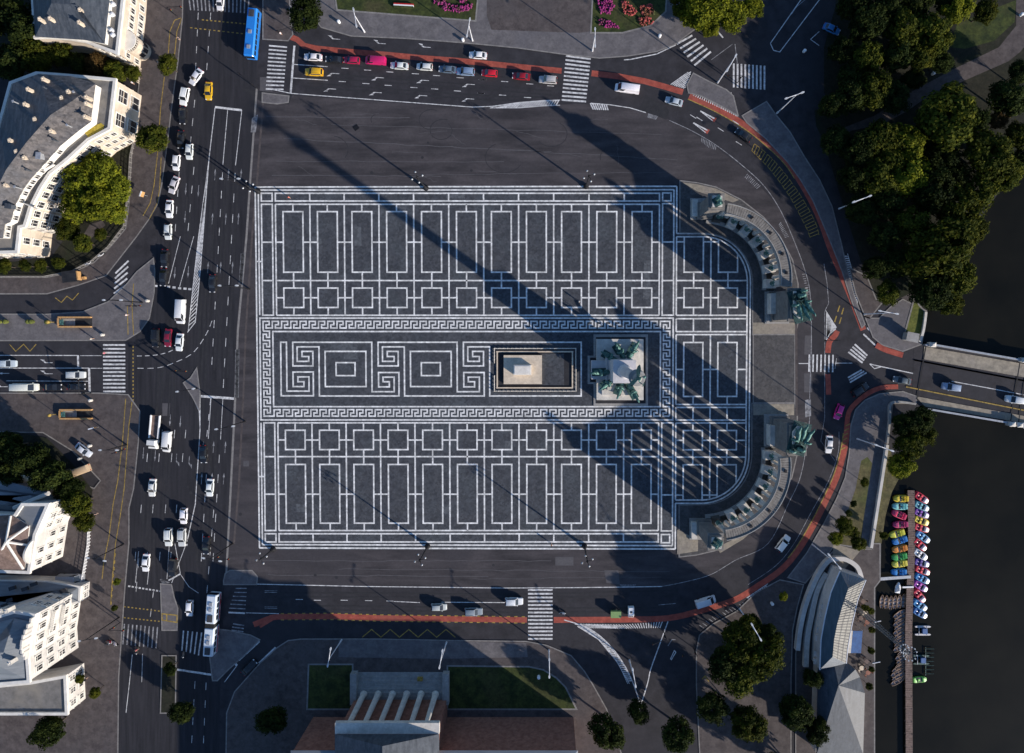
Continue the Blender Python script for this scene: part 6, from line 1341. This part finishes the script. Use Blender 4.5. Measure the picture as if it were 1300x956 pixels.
row('in the fourth park row above the lake bend',[(1086,226,20,D_),(1122,218,26,M_),(1154,222,27,Bt),(1186,240,28,D_),(1218,266,27,M_),(1246,240,25,M_),(1216,224,20,D_),(1196,200,20,D_)],'dense park tree','park trees')
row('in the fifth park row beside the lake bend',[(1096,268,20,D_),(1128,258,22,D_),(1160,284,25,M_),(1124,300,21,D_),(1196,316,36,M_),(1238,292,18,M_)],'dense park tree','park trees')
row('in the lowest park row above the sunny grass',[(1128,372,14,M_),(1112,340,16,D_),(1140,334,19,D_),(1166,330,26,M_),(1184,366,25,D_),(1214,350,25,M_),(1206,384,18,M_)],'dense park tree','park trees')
row('at the water below the bridge',[(1150,540,17,D_),(1170,534,18,D_),(1158,566,20,M_),(1146,592,17,Bt),(1178,552,13,M_)],'leafy bank tree','bank trees')
row('in the clump at the lower right bend',[(926,842,24,D_),(942,812,27,M_),(966,834,28,M_),(956,794,15,D_),(942,860,24,M_),(976,808,15,D_),(950,836,24,M_)],'dark round tree','trees of the lower clump')
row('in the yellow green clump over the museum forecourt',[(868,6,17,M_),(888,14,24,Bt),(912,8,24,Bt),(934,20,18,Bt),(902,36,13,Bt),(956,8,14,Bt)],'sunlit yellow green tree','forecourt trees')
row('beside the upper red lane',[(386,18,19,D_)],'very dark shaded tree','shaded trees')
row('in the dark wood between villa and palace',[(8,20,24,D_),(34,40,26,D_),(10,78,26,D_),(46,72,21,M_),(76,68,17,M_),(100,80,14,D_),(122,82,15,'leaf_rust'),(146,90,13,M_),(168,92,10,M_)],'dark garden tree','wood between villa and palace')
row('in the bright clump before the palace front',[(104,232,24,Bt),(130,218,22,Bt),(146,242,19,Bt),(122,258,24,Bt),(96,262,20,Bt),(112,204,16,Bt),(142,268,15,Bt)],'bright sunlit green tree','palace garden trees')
row('in the low dark row before the palace foot',[(84,292,13,M_),(104,308,12,M_),(30,337,8,M_),(50,337,8,M_),(73,334,8,M_),(4,338,9,M_)],'round dark garden bush','palace garden bushes','bush')
row('round bed by the garden path',[(127,298,8,M_)],'small round bush','palace garden bushes','bush')
row('along the left avenue pavement',[(193.5,175,19,M_),(212,82,12,M_)],'street tree with rounded crown','street trees')
row('in the dark grove above the white art nouveau house',[(10,568,20,D_),(34,586,25,D_),(62,604,23,D_),(86,624,17,D_),(96,640,19,M_),(104,662,14,M_),(10,600,18,D_)],'dark grove tree','grove trees')
row('in the planted strip beside the restaurant',[(1074,668,12,M_),(1062,684,9,Bt),(1084,676,8,M_),(1084,640,5,D_),(1078,652,5,D_),(1098,612,6,M_),(1090,690,9,M_),(1122,680,6,M_)],'low shrub','restaurant shrubs','bush')
row('on the lower left pavements',[(148,739,5,Bt),(145,772,4,M_)],'small young street tree','young trees')
row('at the lower right bend',[(995,757,6,Bt)],'small sunlit shrub','restaurant shrubs','bush')
row('below the restaurant near the bottom edge',[(1032,862,13,D_),(1012,905,20,D_),(1040,930,18,D_)],'dark tree','trees below the restaurant')
row('along the very bottom of the picture on the left',[(60,930,20,D_),(120,880,8,M_),(100,862,6,M_),(230,905,14,D_),(215,850,8,D_),(345,915,18,D_)],'dark tree','bottom edge trees')
row('along the very bottom of the picture right of the hall',[(770,930,22,D_),(812,905,16,D_),(860,935,22,D_),(905,900,20,D_),(950,920,22,M_)],'dark tree','bottom edge trees')
row('on the quay behind the blue canopy',[(1106,776,5,M_),(1107,800,4,M_),(1106,826,5,M_),(1107,850,4,M_),(1099,772,5,M_),(1104,872,5,M_)],'small quay shrub','quay shrubs','bush')
# shade trees just beyond the lower right corner, whose shadows fall into the picture
row('beyond the lower right of the picture',[(985,985,24,D_),(1040,1010,26,D_)],'tall dark tree','trees past the bottom edge')
def bed(pts,n,m,label,seed,h=.5):
    rnd = random.Random(seed); P_ = gp(pts); b = MB(); xs = [p[0] for p in P_]; ys = [p[1] for p in P_]; k = 0
    def inside(x,y):
        c = False
        for i in range(len(P_)):
            (x1,y1),(x2,y2) = P_[i],P_[i-1]
            if (y1 > y) != (y2 > y) and x < (x2-x1)*(y-y1)/(y2-y1)+x1: c = not c
        return c
    while k < n:
        x,y = rnd.uniform(min(xs),max(xs)),rnd.uniform(min(ys),max(ys))
        if inside(x,y): 
            s = rnd.uniform(.16,.36); a = rnd.uniform(0,3); z = .16+rnd.uniform(.1,h); b.frustum([(x+s*math.cos(a+i*1.57),y+s*math.sin(a+i*1.57),z-.15) for i in range(4)],[(x+s*.5*math.cos(a+i*1.57),y+s*.5*math.sin(a+i*1.57),z+.12) for i in range(4)]); k += 1
    o = b.build('flower_bed',m); tag(o,label,'flower bed','flower beds')
bed([(546,-6),(552,6),(566,14),(584,17),(598,12),(600,6),(584,9),(568,5),(560,-6)],160,'flower_purple','purple flower ring on the lawn with the striped banner',1)
bed([(583,-8),(592,-8),(592,4),(584,4)],50,'flower_purple','small purple flower patch above the purple ring',2)
bed([(758,4),(762,-6),(776,-4),(780,8),(774,18),(762,18)],120,'flower_purple','large pink purple flower clump at the left of the round bed',3); bed([(788,2),(800,4),(808,16),(802,22),(792,18)],80,'flower_red','red pink flower clump in the middle of the round bed',4); bed([(812,8),(828,6),(832,18),(822,24),(813,18)],80,'flower_red','red flower clump at the right of the round bed',5); bed([(760,24),(778,28),(786,36),(770,36),(760,32)],60,'flower_purple','low purple flower strip at the lower left of the round bed',6); bed([(808,24),(826,22),(830,30),(814,34)],50,'flower_red','dark red flower strip at the lower right of the round bed',7)

for i,(px_,py_,m_) in enumerate(((1094,762,'wood'),(1097,775,'stone_warm'),(1091,783,'wood'),(1099,788,'brick_red'),(1098,838,'wood'),(1092,846,'stone_warm'),(1100,852,'brick_red'))):
    t = thing('cafe_table','small terrace table between the restaurant and the quay, %s from the top' % ORD[i],'table',(*G(px_,py_),.1),i,'terrace tables'); p = MB(); p.lathe([(.55,.70),(.6,.72),(.6,.76),(.1,.77)],0,0,14); p.build('tabletop',m_,t); p = MB(); p.tube((0,0,0),(0,0,.7),.05,n=6); p.build('leg','iron_black',t)
    for k in range(3):
        a = k*2.1; q = thing('cafe_chair','terrace chair drawn up to one of the small tables beside the restaurant','chair',(G(px_,py_)[0]+math.cos(a)*.95,G(px_,py_)[1]+math.sin(a)*.95,.1),a+3.14,'terrace chairs')
        p = MB(); p.box(0,0,.45,.45,.45,.06); p.build('seat',m_,q); p = MB(); p.box(-.22,0,.72,.05,.45,.5); p.build('backrest',m_,q)
        for sx in (-.18,.18):
            for sy in (-.18,.18): p = MB(); p.tube((sx,sy,0),(sx,sy,.44),.02,n=5); p.build('leg','iron_black',q)
# ------------------------------------------------------------------ people
pv = [(0,0,.95),(0,0,1.2),(0,0,1.42),(0,0,1.53),(.02,0,1.66),(0,.1,.9),(.05,.11,.5),(.02,.11,.04),(.14,.11,.03),(0,-.1,.9),(-.05,-.11,.5),(-.12,-.11,.04),(0,-.11,.03),(0,.2,1.4),(.05,.25,1.12),(.14,.24,.9),(0,-.2,1.4),(-.04,-.25,1.12),(.06,-.24,.9)]
pe = [(0,1),(1,2),(2,3),(3,4),(0,5),(5,6),(6,7),(7,8),(0,9),(9,10),(10,11),(11,12),(2,13),(13,14),(14,15),(2,16),(16,17),(17,18)]
ME_P = skin_mesh('person',pv,pe,[.15,.14,.15,.055,.1,.1,.065,.045,.035,.1,.065,.045,.035,.07,.05,.035,.07,.05,.035],1)
hb = MB(); hb.ball((.0,0,1.70),.115,.11,.1); ME_HAIR = hb.mesh('hair',60); tb = MB(); tb.lathe([(.19,.92),(.2,1.1),(.23,1.35),(.12,1.48)],0,0,10); ME_TOP = tb.mesh('jacket',60)
for px_,py_,col,l in ((368.5,251.5,(.55,.08,.06),'person in a red top walking at the upper left corner of the mosaic'),(136,448,(.5,.12,.2),'person in a pink top on the left zebra crossing'),(119.7,430,(.6,.58,.5),'person in pale clothes above the left side road'),(164,400,(.55,.5,.5),'person in a pale top standing on the yellow cycle line'),(176.7,822.5,(.5,.08,.1),'person in a red jacket on the lower left zebra crossing'),(171,107,(.55,.55,.6),'person in white on the pavement beside the villa garden'),(229,51,(.05,.05,.06),'person in dark clothes at the end of the looped yellow lines'),(358,44.5,(.6,.6,.65),'person in white on the short white bars by the upper red lane'),(125,651,(.05,.05,.06),'person in dark clothes walking before the dark grove'),(113,745,(.45,.12,.1),'person in a red top beside the tall white house'),(112,860,(.04,.04,.05),'person in dark clothes at the bottom of the brown pavement'),(700,690,(.5,.3,.2),'person in a brown jacket on the bottom border of the mosaic'),(735,383,(.7,.7,.68),'person in white on the upper right part of the mosaic')):
    t = thing('person',l,'person',(*G(px_,py_),.02 if 322 < px_ < 900 else .12),random.uniform(0,6.28),'people on foot'); obj('body',ME_P,'skin',t); obj('hair',ME_HAIR,'hair',t); obj('jacket',ME_TOP,'cloth',t,col)

# ------------------------------------------------------------------ light, sky, camera
EL, AZ = 18.9, math.atan2(-321,453)
sv = Vector((math.cos(R(EL))*math.cos(AZ), math.cos(R(EL))*math.sin(AZ), math.sin(R(EL))))
sun = bpy.data.lights.new('sun','SUN'); sun.energy = 4.8; sun.angle = R(.7); sun.color = (1.0,.905,.80)
so = bpy.data.objects.new('sun',sun); COL.objects.link(so); so.rotation_euler = (-sv).to_track_quat('-Z','Y').to_euler(); so.location = (80,-60,60)
wd = bpy.data.worlds.new('World'); scene.world = wd; wd.use_nodes = True; nt = wd.node_tree
sk = nt.nodes.new('ShaderNodeTexSky'); sk.sky_type = 'NISHITA'; sk.sun_disc = False; sk.sun_elevation = R(EL); sk.sun_rotation = math.atan2(sv.x,sv.y)
nt.links.new(sk.outputs[0], nt.nodes['Background'].inputs['Color']); nt.nodes['Background'].inputs['Strength'].default_value = .115; sk.ozone_density = 5.0; sk.dust_density = .5
cam = bpy.data.cameras.new('camera'); co_ = bpy.data.objects.new('camera',cam); COL.objects.link(co_); co_.location = (0,0,H)
cam.sensor_width = 36; cam.lens = 36*H/(1300*S); cam.shift_x = -40/1300; cam.shift_y = -56/1300; cam.clip_end = 5000; cam.clip_start = 1
scene.camera = co_
scene.view_settings.view_transform = 'Standard'; scene.view_settings.look = 'None'; scene.view_settings.exposure = 0.58; scene.view_settings.gamma = 1.0
scene.render.engine = 'CYCLES'
